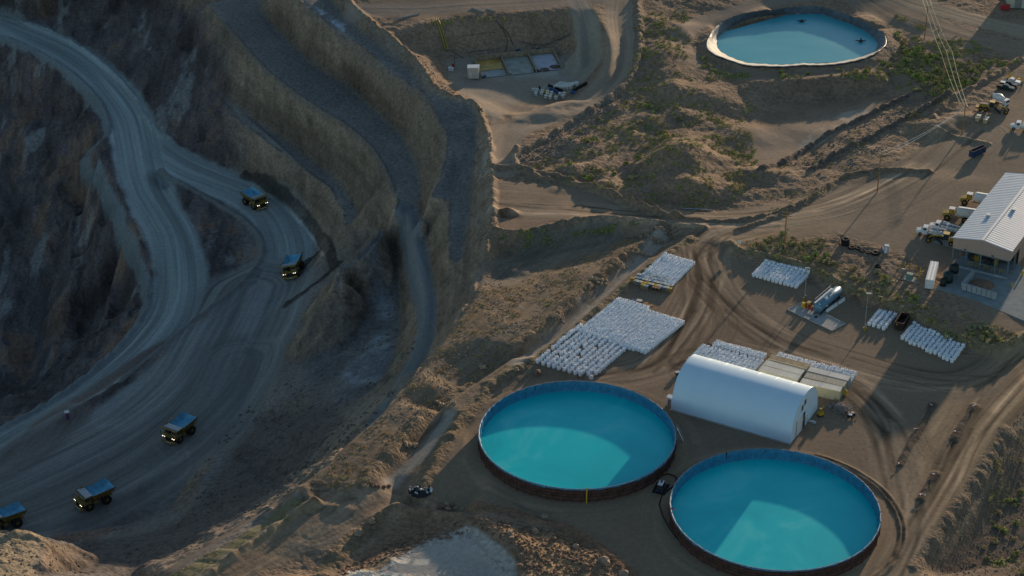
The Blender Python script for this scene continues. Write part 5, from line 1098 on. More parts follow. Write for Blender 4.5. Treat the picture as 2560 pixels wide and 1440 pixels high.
for k, (px_, py_) in enumerate([(2248,668),(2262,666),(2277,668),(2289,673),(2301,679),(2300,687),(2297,697)]):
    t_ = MB().tube((0, 0, 0), (0, 0, 1.15), .16, yellow, n=10).lathe([(.16, 1.15), (.1, 1.26), (0, 1.3)], yellow, 10); tag(t_.build('bollard', None, pos(px_, py_, zb)), 'yellow bollard round the green transformer', 'bollard', 'yellow bollards round the transformer')
for q, lb in (((2529,718),'yellow bollard on the apron in front of the workshop'), ((2556,688),'yellow bollard at the right corner of the workshop')): tag(MB().tube((0, 0, 0), (0, 0, 1.3), .22, yellow, n=10).build('bollard', None, pos(*q, zb)), lb, 'bollard')
t = thing('transformer', 'green transformer box on a slab ringed by bollards', 'transformer', pos(2274, 694, zb), A60); MB().box((0, 0, .1), (3.4, 2.4, .2), conc).build('slab', t); MB().box((0, 0, .9), (1.6, 1.2, 1.4), greenp).box((0, 0, 1.65), (1.7, 1.3, .1), greenp).build('cabinet', t)
tag(MB().box((0, 0, 1), (.6, .5, 2.0), steel).build('switch_cabinet', None, pos(2257, 687, zb), A60), 'narrow grey switch cabinet left of the transformer', 'cabinet')
# ------------------------------------------------------------------ vehicles
def wheel(t, x, y, r_, w_, hub=steel, name='wheel'):
    o = MB().lathe([(r_*.5, -w_/2), (r_*.92, -w_/2), (r_, -w_*.35), (r_, w_*.35), (r_*.92, w_/2), (r_*.5, w_/2)], black, 20, (x, y, r_), 'Y').build(name, t); MB().lathe([(0, -w_*.42), (r_*.5, -w_*.45), (r_*.52, 0), (r_*.5, w_*.45), (0, w_*.42)], hub, 12, (x, y, r_), 'Y').build('rim', o)
def loft(mb, secs, m):   # secs: (x, halfwidth, z0, z1, topinset)
    vs = []; fs = []
    for x, hw, z0, z1, ti_ in secs: vs += [(x, -hw, z0), (x, hw, z0), (x, hw, (z0+z1)/2), (x, hw-ti_, z1), (x, -hw+ti_, z1), (x, -hw, (z0+z1)/2)]
    for k in range(len(secs)-1):
        for i in range(6): a_, b_ = k*6+i, k*6+(i+1) % 6; fs.append((a_, b_, b_+6, a_+6)[::-1])
    fs.append((0, 1, 2, 3, 4, 5)); b_ = (len(secs)-1)*6; fs.append(tuple(b_+i for i in (5, 4, 3, 2, 1, 0))); return mb.mesh(vs, fs, m)
def pickup(p_, rz, c, lb, bedc=None):
    t = thing('pickup_truck', lb, 'pickup', p_, rz, None); mb = MB(); loft(mb, [(2.75, .8, .5, .95, .06), (2.6, .93, .45, 1.15, .1), (1.3, .95, .45, 1.25, .06), (1.2, .95, .45, 1.25, .05), (-.9, .95, .45, 1.25, .05), (-2.7, .93, .5, 1.25, .03)], c); mb.build('body', t)
    mb = MB(); loft(mb, [(1.25, .85, 1.2, 1.25, .05), (.55, .86, 1.2, 1.85, .15), (-.6, .86, 1.2, 1.87, .15), (-.95, .86, 1.2, 1.3, .1)], c); mb.build('cab', t)
    MB().box((.92, 0, 1.53), (.06, 1.35, .62), glass, 0, R(-48)).box((0, .79, 1.5), (1.3, .06, .36), glass).box((0, -.79, 1.5), (1.3, .06, .36), glass).box((-.8, 0, 1.52), (.05, 1.3, .4), glass, 0, R(25)).build('window', t)
    MB().box((-1.85, 0, 1.262), (1.55, 1.55, .02), bedc or black).build('cargo_bed', t)
    for sx in (1.75, -1.75):
        for sy in (.85, -.85): wheel(t, sx, sy, .38, .26)
    for sy in (.7, -.7): MB().box((2.72, sy, .85), (.08, .28, .18), alu).build('headlight', t)
    return t
def at3(px_, py_): return at(px_, py_)
pickup(at3(2513,224), R(-28), mat('green_black_paint', (.02,.045,.045), .25, .3), 'dark green pickup, nearest of three parked side by side'); pickup(at3(2521,216), R(-28), mat('black_car_paint', (.02,.02,.03), .25, .3), 'black pickup with white hood parked in the middle of three', whitep); pickup(at3(2529,209), R(-28), whitep, 'white pickup, farthest of three parked side by side')
def service_truck(p_, rz, lb, cabc=whitep, L_=8.5, load=0, c2=whitep):
    t = thing('service_truck', lb, 'truck', p_, rz, None); mb = MB(); loft(mb, [(L_/2, .95, .7, 1.4, .1), (L_/2-1.2, 1.1, .7, 1.65, .12), (L_/2-1.3, 1.15, .6, 1.7, .05), (L_/2-1.4, 1.15, .6, 1.9, .1)], cabc); mb.build('hood', t)
    mb = MB(); loft(mb, [(L_/2-1.3, 1.15, .6, 1.8, .05), (L_/2-1.7, 1.15, .6, 2.6, .2), (L_/2-3.0, 1.15, .6, 2.65, .2)], cabc); mb.build('cab', t); MB().box((L_/2-1.45, 0, 2.2), (.06, 1.7, .7), glass, 0, R(-25)).box((L_/2-2.3, 1.12, 2.1), (.8, .05, .55), glass).box((L_/2-2.3, -1.12, 2.1), (.8, .05, .55), glass).build('window', t)
    MB().box((-.9, 0, .85), (L_-2.4, .9, .3), dsteel).build('chassis', t); mb = MB(); x1 = L_/2-3.2; mb.box(((x1-L_/2)/2, 0, 1.15), (x1+L_/2, 2.3, .14), c2)
    if load == 0:
        for k in range(4):
            for s_ in (-1, 1): mb.box((x1-.7-k*1.2, s_*.9, 1.65), (1.1, .5, .9), c2)
        mb.box((x1-2, 0, 1.7), (2.2, .9, .8), bluep); mb.tube((x1-.5, 0, 1.2), (x1-.5, 0, 3.0), .15, c2); mb.tube((x1-.5, 0, 3.0), (x1-4.2, .2, 2.6), .14, c2)
        for k in range(4): mb.tube((x1-1.5-k*.8, .3, 1.4), (x1-1.5-k*.8, .3, 2.3), .22, random.choice([steel, yelld, greenp]), n=8)
    if load == 1: mb.lathe([(0, x1-4.6), (.9, x1-4.5), (1.1, x1-3.8), (1.1, x1-.8), (.9, x1-.2), (0, x1-.1)], c2, 18, (0, 0, 2.2), 'X')
    mb.build('service_body', t)
    for sx in (L_/2-1.2, -L_/2+1.6, -L_/2+2.9):
        for sy in (1.0, -1.0): wheel(t, sx, sy, .52, .34)
    for sy in (.75, -.75): MB().box((L_/2, sy, 1.0), (.08, .3, .22), alu).build('headlight', t)
    return t
service_truck(pos(2330, 590, zb), R(159), 'white service truck with crane and tool lockers, nearest the workshop'); service_truck(pos(2352, 578, zb), R(150), 'smaller white utility truck behind the service truck', L_=6.5)
service_truck(pos(2556, 330, 2.4), R(160), 'white truck cut by the right edge of the upper yard', L_=7.5)
def mixer(p_, rz, lb):
    t = thing('mixer_truck', lb, 'truck', p_, rz); mb = MB(); mb.lathe([(0, -1.9), (.7, -1.8), (1.15, -.6), (1.2, .4), (.8, 1.5), (.45, 2.1)], whitep, 18, (-.6, 0, 2.3), 'X'); mb.build('drum', t); MB().box((2.2, 0, 1.6), (1.3, 2.0, 1.9), whitep).build('cab', t); MB().box((2.87, 0, 2.0), (.05, 1.6, .7), glass).build('window', t); MB().box((0, 0, .8), (6, .9, .3), dsteel).build('chassis', t); MB().tube((-2.6, 0, 1.4), (-3.2, .4, 3.0), .25, whitep).build('chute', t)
    for sx in (2.0, -1.2, -2.3):
        for sy in (.95, -.95): wheel(t, sx, sy, .5, .34)
mixer(at3(2499,262), R(-50), 'small white mixer truck behind the road grader')
def grader(p_, rz, lb, L_=9.0):
    t = thing('road_grader', lb, 'grader', p_, rz); MB().box((-2.4, 0, 1.5), (3.0, 1.5, 1.1), yelld).box((-2.6, 0, 2.1), (2.4, 1.1, .2), dsteel).build('engine_cover', t); mb = MB(); mb.path([(-1, 0, 1.6), (1.2, 0, 2.1), (3.6, 0, 1.9), (4.3, 0, 1.1)], .22, yelld, 6); mb.build('main_frame', t)
    MB().box((-.2, 0, 2.3), (1.4, 1.5, 1.7), glass).box((-.2, 0, 3.2), (1.6, 1.7, .12), yellow).build('cab', t); MB().box((1.6, 0, .55), (.2, 3.9, .7), dsteel, R(35)).build('blade', t); MB().lathe([(.7, -.1), (.9, 0), (.7, .1)], dsteel, 16, (1.4, 0, 1.1)).build('turntable', t)
    for sx in (-1.8, -3.3): [wheel(t, sx, sy, .72, .45, yelld) for sy in (1.05, -1.05)]
    for sy in (.95, -.95): wheel(t, 4.3, sy, .72, .4, yelld)
    MB().box((-4.6, 0, .8), (.9, 1.8, .5), yelld).build('ripper', t)
grader(at3(2480,278), R(-22), 'yellow road grader parked in front of the white mixer truck'); grader(pos(2362, 609, zb), R(160), 'yellow road grader beside the pale slab, below the service truck')
def water_truck(p_, rz, lb, tankc):
    t = thing('water_truck', lb, 'water truck', p_, rz); mb = MB(); loft(mb, [(4.6, 1.2, 1.0, 1.9, .2), (3.4, 1.35, 1.0, 2.2, .2), (2.6, 1.35, 1.0, 2.3, .1)], yelld); mb.build('hood', t); MB().box((2.2, .3, 2.7), (1.4, 1.5, 1.5), yelld).box((2.2, .3, 3.5), (1.6, 1.7, .12), whitep).build('cab', t); MB().box((2.92, .3, 2.85), (.05, 1.3, .8), glass).box((2.2, -.47, 2.85), (1.0, .05, .7), glass).build('window', t)
    mb = MB(); mb.lathe([(0, -5.0), (1.2, -4.9), (1.45, -4.3), (1.45, .2), (1.2, .9), (0, 1.0)], tankc, 20, (0, 0, 2.5), 'X'); mb.box((-2, 0, 1.3), (6.4, 1.6, .5), yelld); mb.build('water_tank', t); MB().box((-2, 0, 4.0), (5, .7, .08), alu).build('walkway', t)
    for sx in (3.2, -1.6, -3.6): [wheel(t, sx, sy, .88, .6, yelld) for sy in (1.25, -1.25)]
water_truck(pos(2398, 552, zb), R(160), 'yellow articulated water truck beside the workshop wall', croof); water_truck(pos(2442, 514, zb+.2), R(157), 'yellow water truck with long pale tank, farthest along the workshop', whitep)
for k, (q, lb) in enumerate((((2443,304),'front left tan crate by the grader'), ((2446,299),'back left tan crate by the grader'), ((2462,309),'front right tan crate by the grader'), ((2466,304),'back right tan crate by the grader'))):
    tag(MB().box((0, 0, .15), (1.3, 1.3, .14), wood).box((0, 0, .85), (1.2, 1.2, 1.2), mat('tan_crate', (.50,.40,.24), .7)).box((0, 0, 1.48), (1.3, 1.3, .08), cream).build('crate', None, at3(*q), R(-20)), lb, 'crate')
mb = MB(); mb.path([(-3, 0, .4), (3, 0, .4), (3.4, 0, 1.4)], .15, yellow); mb.path([(-3, 1.6, .4), (3, 1.6, .4)], .15, yellow); mb.path([(-3, 0, .4), (-1, .8, 2.6), (-3, 1.6, .4)], .12, yellow)
for k in range(4): mb.path([(-3+2*k, 0, .4), (-3+2*k, 1.6, .4)], .1, yellow)
tag(mb.build('lifting_frame', None, at3(2538, 200), R(-25)), 'yellow steel lifting frame lying above the three pickups', 'frame')
t = thing('warehouse', 'pale warehouse at the top right corner of the site', 'building', (*W(2522, 20, 4), 4), R(-4)); MB().box((8, 6, 3), (16, 12, 6), mat('pale_siding', (.50,.50,.38), .7, var=.05, scale=.3)).build('wall', t); MB().box((8, 6, 6.1), (16.6, 12.6, .25), croof).build('roof', t); MB().box((-1.5, -1, .8), (3, 1.4, 1.6), redp).build('red_bin', t); MB().box((3, -.06, 1.6), (2.4, .1, 3.2), steel).build('door', t)
# ------------------------------------------------------------------ haul trucks
bedm = mat('sky_tinted_bed_steel', (.14,.40,.56), .5, .0, var=.2, scale=.6); dust = mat('dusty_yellow', (.30,.20,.055), .65, var=.35, scale=.8); lampm = mat('headlight_glow', (1, .9, .8), .3, var=0, emit=(1.0, .86, .68), es=3.5)  # bed steel coloured blue to stand for the sky it reflects
def haul_truck(p_, rz, lb):
    t = thing('haul_truck', lb, 'haul truck', p_, rz, 'mining haul trucks in the pit'); t.scale = (.94,)*3; q = [(-5.4, 2.75, 4.1, 4.75), (-3.6, 2.75, 3.0, 4.7), (.8, 2.75, 2.85, 4.4), (1.5, 2.75, 3.2, 4.35)]; mb = MB()
    for (x0, w0, f0, t0), (x1, w1, f1, t1) in zip(q[:-1], q[1:]):
        for s_ in (-1, 1):
            a_ = [(x0, s_*w0, t0), (x1, s_*w1, t1), (x1, s_*2.0, f1), (x0, s_*2.2, f0)]; mb.poly(a_ if s_ > 0 else a_[::-1], bedm); b_ = [(x, y+s_*.09, z-(0 if i < 2 else .12)) for i, (x, y, z) in enumerate(a_)]; mb.poly(b_[::-1] if s_ > 0 else b_, dust)
        mb.poly([(x0, -2.2, f0), (x1, -2.0, f1), (x1, 2.0, f1), (x0, 2.2, f0)], bedm); mb.poly([(x0, 2.3, f0-.15), (x1, 2.1, f1-.15), (x1, -2.1, f1-.15), (x0, -2.3, f0-.15)], dust)
    mb.poly([(1.5, -2.75, 4.35), (1.5, -2.0, 3.2), (1.5, 2.0, 3.2), (1.5, 2.75, 4.35)], bedm)
    for s_ in (-1, 1): mb.tube((-5.3, s_*2.8, 4.57), (1.5, s_*2.8, 4.38), .1, dust)
    for k in range(6):
        for s_ in (-1, 1): mb.tube((-4.6+k*1.05, s_*2.86, 4.4), (-4.6+k*1.05, s_*2.3, 3.0 if k < 1 else 2.4), .1, dust, n=5)
    mb.build('dump_bed', t)
    mb = MB(); mb.poly([(1.45, -2.85, 4.45), (4.5, -2.85, 4.85), (4.5, 2.85, 4.85), (1.45, 2.85, 4.45)], steel); mb.poly([(1.45, 2.85, 4.3), (4.5, 2.85, 4.7), (4.5, -2.85, 4.7), (1.45, -2.85, 4.3)], dust); mb.box((4.52, 0, 4.78), (.14, 5.8, .34), dust)
    for s_ in (-1, 1): mb.box((3.0, s_*2.85, 4.65), (3.1, .1, .34), dust)
    for k in range(11): mb.box((4.1, -2.5+k*.5, 4.9), (.7, .1, .1), black)
    mb.build('canopy', t)
    MB().box((-.6, -.75, 1.6), (8.6, .35, .7), dust).box((-.6, .75, 1.6), (8.6, .35, .7), dust).box((-2.6, 0, 1.4), (.7, 2.6, .7), dsteel).build('chassis', t)
    mb = MB(); mb.box((3.5, 0, 2.55), (3.0, 5.6, .14), dust); mb.path([(4.95, -2.75, 2.6), (4.95, -2.75, 3.4), (4.95, -.2, 3.4), (4.95, -.2, 2.6)], .05, dust); mb.path([(4.95, 2.75, 2.6), (4.95, 2.75, 3.4), (3.6, 2.75, 3.4)], .05, dust); mb.build('deck', t)
    c_ = MB().box((3.2, 1.55, 3.4), (1.7, 1.8, 1.6), dust).build('cab', t); MB().box((4.07, 1.55, 3.65), (.05, 1.5, .8), glass).box((3.2, 2.47, 3.65), (1.3, .05, .75), glass).box((3.2, .63, 3.65), (1.3, .05, .75), glass).build('window', c_)
    MB().box((3.0, -1.4, 3.1), (1.3, 1.4, 1.0), dsteel).box((3.1, -2.5, 3.0), (.8, .6, .8), dust).build('air_filter', t)
    g_ = MB().box((4.1, 0, 1.75), (1.7, 2.3, 1.5), dsteel).build('hood', t); mb = MB()
    for k in range(7): mb.box((4.98, -.9+.3*k, 1.8), (.06, .1, 1.3), black)
    mb.build('grille', g_)
    mb = MB(); mb.box((4.9, 0, .85), (.5, 4.6, .5), dust); mb.path([(5.2, -2.2, .7), (5.1, -1.3, 2.6)], .07, dust); mb.path([(5.2, -1.6, .7), (5.1, -.8, 2.6)], .07, dust); mb.path([(5.2, 2.2, .7), (5.1, 1.3, 2.6)], .07, dust)
    for k in range(4): mb.tube((5.2, -.9+.6*k, .55), (5.2, -.9+.6*k, .95), .12, croof)
    mb.build('bumper', t)
    for y in (-2.1, -1.45, 1.45, 2.1): MB().tube((4.85, y, 2.28), (5.02, y, 2.26), .11, lampm, n=10).build('headlight', t)
    for s_ in (-1, 1):
        o = MB().lathe([(.6, -.4), (1.2, -.42), (1.35, -.3), (1.35, .3), (1.2, .42), (.6, .4)], black, 22, (2.7, s_*2.25, 1.35), 'Y').build('front_wheel', t); MB().lathe([(0, -.2), (.6, -.32), (.68, 0), (.6, .32), (0, .2)], dust, 12, (2.7, s_*2.25, 1.35), 'Y').build('rim', o)
        o = MB().lathe([(.6, -.75), (1.2, -.8), (1.35, -.7), (1.35, -.1), (1.2, 0), (1.35, .1), (1.35, .7), (1.2, .8), (.6, .75)], black, 22, (-2.5, s_*2.0, 1.35), 'Y').build('rear_wheel', t); MB().lathe([(0, -.4), (.6, -.62), (.66, 0), (.6, .62), (0, .4)], dust, 12, (-2.5, s_*2.0, 1.35), 'Y').build('rim', o)
    MB().tube((.2, -2.0, 1.6), (1.6, -2.0, 1.6), .5, dust, n=12).build('fuel_tank', t); MB().tube((.2, 1.9, 1.6), (1.4, 1.9, 1.6), .4, dust, n=12).build('hydraulic_tank', t)
    MB().box((4.7, 3.0, 3.1), (.12, .35, .7), dsteel).box((4.7, -3.0, 3.1), (.12, .35, .7), dsteel).build('mirror', t)
    return t
T = haul_truck(at(637, 513), R(-48), 'haul truck farthest up the road, beside the dark muddy bank')
for q, a_, lb in (((737,682), -98, 'haul truck on the bend with all its headlights lit, facing the camera'), ((451,1090), -122, 'haul truck halfway down the wide lower road'), ((238,1258), -142, 'haul truck second from the bottom left corner'), ((14,1316), -143, 'haul truck cut by the left edge of the picture')):
    p_ = at(*q); dup(T, p_, R(a_), lb)
for o in [o for o in bpy.data.objects if o.name.startswith('haul_truck')]:
    g = lambda dx, dy: H(o.location.x+dx, o.location.y+dy); c_, s_ = math.cos(o.rotation_euler.z), math.sin(o.rotation_euler.z)
    pitch = math.atan2(g(-2.5*c_, -2.5*s_)-g(2.7*c_, 2.7*s_), 5.2); roll = math.atan2(g(-2.2*s_, 2.2*c_)-g(2.2*s_, -2.2*c_), 4.4); o.rotation_euler = (roll, pitch, o.rotation_euler.z)
# ------------------------------------------------------------------ rocks, dams, debris
def dam(q, lb, n=22, m=rockm, hw=.6):
    pts = [at(*p_) for p_ in q]; mb = MB(); c0 = pts[0]
    for k in range(n):
        f = random.random()*(len(pts)-1); i = int(f); a_, b_ = pts[i], pts[min(i+1, len(pts)-1)]; f -= i; x = a_[0]+(b_[0]-a_[0])*f+random.gauss(0, hw*.6); y = a_[1]+(b_[1]-a_[1])*f+random.gauss(0, hw*.6); rock(mb, (x-c0[0], y-c0[1], H(x, y)-c0[2]+random.uniform(0, .4)), random.uniform(.25, .6), m)
    tag(mb.build('check_dam', None, c0), lb, 'rock dam')
sack = mat('sandbag', (.42,.31,.20), .9, var=.2, scale=1)
dam([(1632,574),(1660,576),(1692,574)], 'uppermost rock dam across the drainage channel', 46); dam([(1600,590),(1630,598),(1655,606)], 'second rock dam from the top of the channel', 26); dam([(1588,626),(1605,634),(1622,642)], 'third rock dam in the channel, by the upper bags', 26, sack); dam([(1542,660),(1556,668),(1572,671)], 'fourth dam of tan sacks across the channel', 18, sack); dam([(1484,698),(1500,708),(1520,710)], 'curved fifth dam of sacks in the channel', 22, sack); dam([(1372,790),(1392,800),(1408,800)], 'rock dam at the bend of the channel near the big bag block', 26)
dam([(1200,915),(1212,922)], 'heap of tan boulders in the middle channel', 26, sack, .25); dam([(1092,1005),(1110,1014),(1136,1010)], 'dam of pale sacks in the lower channel', 18, sack, .4); dam([(1008,1108),(1024,1116),(1046,1112)], 'dam of brown sacks beside orange brush', 18, sack, .4); dam([(922,1210),(940,1217),(976,1217)], 'lowest dam of brown sacks across the channel', 18, rockr, .3)
BOUL = [((1104,1270),1.0),((1117,1264),.85),((1119,1276),.9),((1131,1265),.6),((1138,1273),.6),((1155,1277),.6),((1073,1282),.6),((1509,1405),1.3),((1362,1296),1.0),((1344,935),1.1),((1290,925),.7),((930,1305),.9),((935,1320),.7),((897,1335),1.0),((1338,1330),.9),((1383,1350),.8),((1440,1370),.9),((985,1305),.5),((1465,1420),1.1),((1560,1438),1.2),((1275,1335),.8),((1300,1420),.9)]
for k, (q, r_) in enumerate(BOUL):
    mb = MB(); rock(mb, (0, 0, r_*.35), r_, rockm if k % 3 else rockr, .8); o = mb.build('boulder', None, at(*q), random.uniform(0, 6)); tag(o, 'rounded tan boulder on the earth bank below the tanks' if k != 9 and k != 10 else 'boulder at the berm above the left tank', 'boulder', 'boulders on the earth banks')
def scatter(name, poly, n, r0, r1, m, lb, cat='rocks', clus=0):
    pts = Gs(poly); xs = [p_[0] for p_ in pts]; ys_ = [p_[1] for p_ in pts]; mb = MB(); k = 0; g = 0
    while k < n and g < n*40:
        g += 1; x = random.uniform(min(xs), max(xs)); y = random.uniform(min(ys_), max(ys_)); c = False
        for (x0, y0), (x1, y1) in zip(pts, pts[1:]+pts[:1]):
            if (y0 > y) != (y1 > y) and x < (x1-x0)*(y-y0)/(y1-y0)+x0: c = not c
        if not c or (clus and float(fbm(np.float64(x), np.float64(y), clus, 3, 200)) < .05): continue
        rr = r0+(r1-r0)*random.random()**3; rock(mb, (x, y, H(x, y)+rr*.15), rr, m); k += 1
    return tag(mb.build(name, None), lb, cat, None, 'stuff')
scatter('rubble', [(1165,1300),(1240,1300),(1430,1335),(1590,1440),(1320,1440),(1270,1360)], 1500, .1, .5, rockr, 'loose brown rubble over the spoil bank at the bottom')
scatter('rubble', [(1000,1345),(1180,1290),(1200,1310),(1060,1360),(860,1440),(830,1430)], 500, .1, .5, rockr, 'brown rubble along the edge of the pale floor')
scatter('rubble', [(1290,385),(1340,365),(1450,292),(1560,222),(1590,240),(1480,330),(1400,400),(1320,430)], 800, .12, .5, rockg, 'dark rubble slope under the access road')
scatter('rubble', [(2560,1010),(2570,1440),(2300,1440),(2370,1320),(2460,1190)], 800, .08, .28, rockg, 'grey rubble on the bank right of the dirt road')
scatter('rubble', [(1190,258),(1225,300),(1240,600),(1205,600),(1205,300)], 700, .12, .5, rockm, 'loose rock along the pit rim', clus=5)
scatter('rubble', [(1100,200),(1140,230),(1130,245),(1060,180),(1010,130),(1050,140)], 350, .1, .4, rockm, 'pale rubble on the left edge of the basin')
scatter('rubble', [(620,1010),(1000,560),(1040,900),(800,1180),(520,1320),(120,1430),(160,1350),(480,1280),(520,1130)], 1500, .1, .55, mat('dark_rock', (.17,.135,.11), .95, var=.3), 'dark broken rock scattered over the mud slopes in the pit', clus=9)
scatter('rubble', [(1960,400),(2330,205),(2385,235),(2060,480),(2020,480),(2060,420)], 900, .12, .42, rockg, 'dark stones along the paired rock rows', clus=4)
scatter('rubble', [(1236,600),(1560,570),(1660,590),(1400,790),(1120,1000),(900,1220),(760,1230),(970,1022),(1130,822)], 2600, .08, .3, rockm, 'small stones over the churned ground beside the pit', clus=4)
scatter('rubble', [(-20,1345),(100,1350),(135,1380),(100,1450),(-20,1450)], 200, .1, .4, rockm, 'pale stones on the sunlit knoll at bottom left')
scatter('rubble', [(1740,600),(2560,900),(2400,1440),(1000,1260),(1240,940)], 900, .03, .12, rockg, 'pebbles scattered over the yard')
for q, lb in (((1878,712),''),):
    pass
# white stones and posts marking the islands
for q, lb in (((2329,1014),'far end of the long left island'), ((2290,1075),'middle of the long left island'), ((2248,1160),'near end of the long left island'), ((2434,1016),'far end of the right island'), ((2389,1082),'near end of the right island'), ((2335,1188),'far end of the small lower island'), ((2306,1240),'near end of the small lower island')):
    mb = MB()
    for k in range(7): rock(mb, (random.gauss(0, .3), random.gauss(0, .25), .3), random.uniform(.13, .26), whitep if k % 3 else redp)
    tag(mb.build('marker_stones', None, at(*q)), 'white and red painted stones, '+lb, 'stones')
mb = MB()
for k in range(90):
    a_ = random.uniform(0, 6.28); q = abs(random.gauss(0, .5)); mb.box((2.2*q*math.cos(a_)*1.3, 1.8*q*math.sin(a_), .2+max(0, .8-.6*q)*random.random()), (random.uniform(.4, 1.2), random.uniform(.2, .6), random.uniform(.03, .25)), random.choice([black, black, dsteel, steel, whitep]), random.uniform(0, 3), random.uniform(-.8, .8))
mb.lathe([(2.6, .02), (1.8, .35), (.8, .6), (0, .65)], black, 14); tag(mb.build('scrap_heap', None, at(1050, 1228)), 'heap of black and silver plastic scrap left of the left tank', 'scrap', None)
for q, a_, L_, m, lb in (((1020,42),25,9,concb,'long pale pipe lying on the flat at the top'), ((1196,26),-40,6,concb,'pale pipe above the basin, left one'), ((1228,26),-35,4,concb,'short pale pipe above the basin, right one'), ((1600,72),-50,7,wood,'wooden beam lying right of the main access road'), ((1740,524),-12,9,concb,'long grey pipe lying where the tracks meet')):
    p_ = at(*q); x0, y0 = p_[0], p_[1]; pts = [(x0+L_*f*math.cos(R(a_)), y0+L_*f*math.sin(R(a_))) for f in (-.5, -.25, 0, .25, .5)]; mb = MB(); mb.path([(x-x0, y-y0, H(x, y)+.22-p_[2]) for x, y in pts], .2, m, 8); tag(mb.build('pipe', None, p_), lb, 'pipe')
# ------------------------------------------------------------------ desert shrubs
def leafm(name, c, var=.3):
    m = mat(name, c, .85, var=var, scale=1.5); return m
lfs = [leafm('olive_leaf', (.32,.30,.10)), leafm('green_leaf', (.31,.335,.08)), leafm('dry_leaf', (.48,.37,.16)), leafm('orange_brush', (.46,.27,.09)), leafm('grey_leaf', (.30,.28,.15))]
twig = mat('twig', (.13,.09,.055), .9)
def shrub_mesh(lm, n, squash=.75, name='foliage', lf=.15):
    mb = MB(); cl = [(random.gauss(0, .38), random.gauss(0, .38), random.uniform(.25, .75)) for _ in range(7)]
    for k in range(n):
        c = random.choice(cl); v_ = Vector((random.gauss(0, 1), random.gauss(0, 1), random.gauss(0, 1))).normalized()*random.uniform(.12, .42); p_ = Vector((c[0]+v_.x, c[1]+v_.y, max(.03, (c[2]+v_.z)*squash)))
        d = Vector((p_.x, p_.y, p_.z+.15)).normalized(); u = d.orthogonal().normalized(); u.rotate(Matrix.Rotation(random.uniform(0, 6.28), 3, d)); w_ = d.cross(u); s_ = random.uniform(.6, 1.3)*lf
        mb.poly([p_-u*s_, p_+w_*s_*.55, p_+(d*.6+u)*s_, p_-w_*s_*.55], lm)
    o = mb.build(name, None); me = o.data; bpy.data.objects.remove(o); return me
SH = {k: [shrub_mesh(lfs[k], 240) for _ in range(3)] for k in range(5)}
stem_me = MB()
for k in range(6): a_ = k*1.05; stem_me.tube((0, 0, -.1), (.35*math.cos(a_), .35*math.sin(a_), .5), .03, twig, n=4, cap=False)
_o = stem_me.build('stem', None); STEM = _o.data; bpy.data.objects.remove(_o)
nsh = [0]
def inpoly(pts, x, y):
    c = False
    for (x0, y0), (x1, y1) in zip(pts, pts[1:]+pts[:1]):
        if (y0 > y) != (y1 > y) and x < (x1-x0)*(y-y0)/(y1-y0)+x0: c = not c
    return c
def shrubs(poly, n, r0, r1, kinds, where, clus=6, thr=-.1, px=True):
    pts = Gs(poly); xs = [p_[0] for p_ in pts]; ys_ = [p_[1] for p_ in pts]; k = g = 0; placed = []
    while k < n and g < n*60:
        g += 1; x = random.uniform(min(xs), max(xs)); y = random.uniform(min(ys_), max(ys_))
        if not inpoly(pts, x, y) or float(fbm(np.float64(x), np.float64(y), clus, 3, 300)) < thr or any(abs(x-a_) < r0 and abs(y-b_) < r0 for a_, b_ in placed): continue
        put_shrub(x, y, r0+(r1-r0)*random.random()**1.6, random.choice(kinds), where); placed.append((x, y)); k += 1
KN = ['olive green', 'bright green', 'dry yellowish', 'orange brown', 'grey green']
def put_shrub(x, y, s_, kd, where):
    t = bpy.data.objects.new('desert_shrub', None); col.objects.link(t); t.location = (x, y, H(x, y)-.04); t.scale = (s_*random.uniform(.9, 1.2), s_, s_*random.uniform(.75, 1.1)); t.rotation_euler = (0, 0, random.uniform(0, 6)); t.empty_display_size = .3
    tag(t, '%s desert shrub %s' % (KN[kd], where), 'shrub', '%s shrubs %s' % (KN[kd], where)); f = bpy.data.objects.new('foliage', random.choice(SH[kd])); col.objects.link(f); f.parent = t; s2 = bpy.data.objects.new('stem', STEM); col.objects.link(s2); s2.parent = t; nsh[0] += 1
shrubs([(1850,610),(1960,575),(2080,610),(2100,650),(2230,690),(2330,770),(2290,800),(2200,770),(2100,715),(1990,655),(1870,632)], 86, .7, 1.6, [0, 2, 1, 2, 4], 'on the bank above the bags', 4, -.35)
shrubs([(2280,790),(2400,810),(2540,820),(2540,870),(2430,870),(2330,835)], 26, .8, 1.8, [0, 4, 2, 0], 'below the workshop apron', 5, -.3)
shrubs([(2480,1150),(2570,1080),(2570,1440),(2440,1440),(2460,1300)], 26, .7, 1.5, [1, 0, 2], 'on the slope at the right edge', 5, -.3)
shrubs([(2260,120),(2340,130),(2500,150),(2470,190),(2340,235),(2260,190),(2200,160)], 60, 1.2, 2.4, [1, 0, 0], 'in the green thicket under the power line', 6, -.35)
shrubs([(1740,130),(1800,168),(2000,180),(2180,170),(2250,120),(2220,60),(2270,100),(2270,160),(2200,185),(2000,196),(1780,180)], 34, .8, 1.6, [0, 2, 1], 'round the upper pond', 5, -.2)
shrubs([(1340,370),(1560,250),(1640,260),(1720,330),(1660,440),(1520,470),(1380,430)], 44, .9, 1.9, [0, 2, 4, 1], 'in the scrub beside the access road', 6, -.15)
print('SHRUBS', nsh[0])
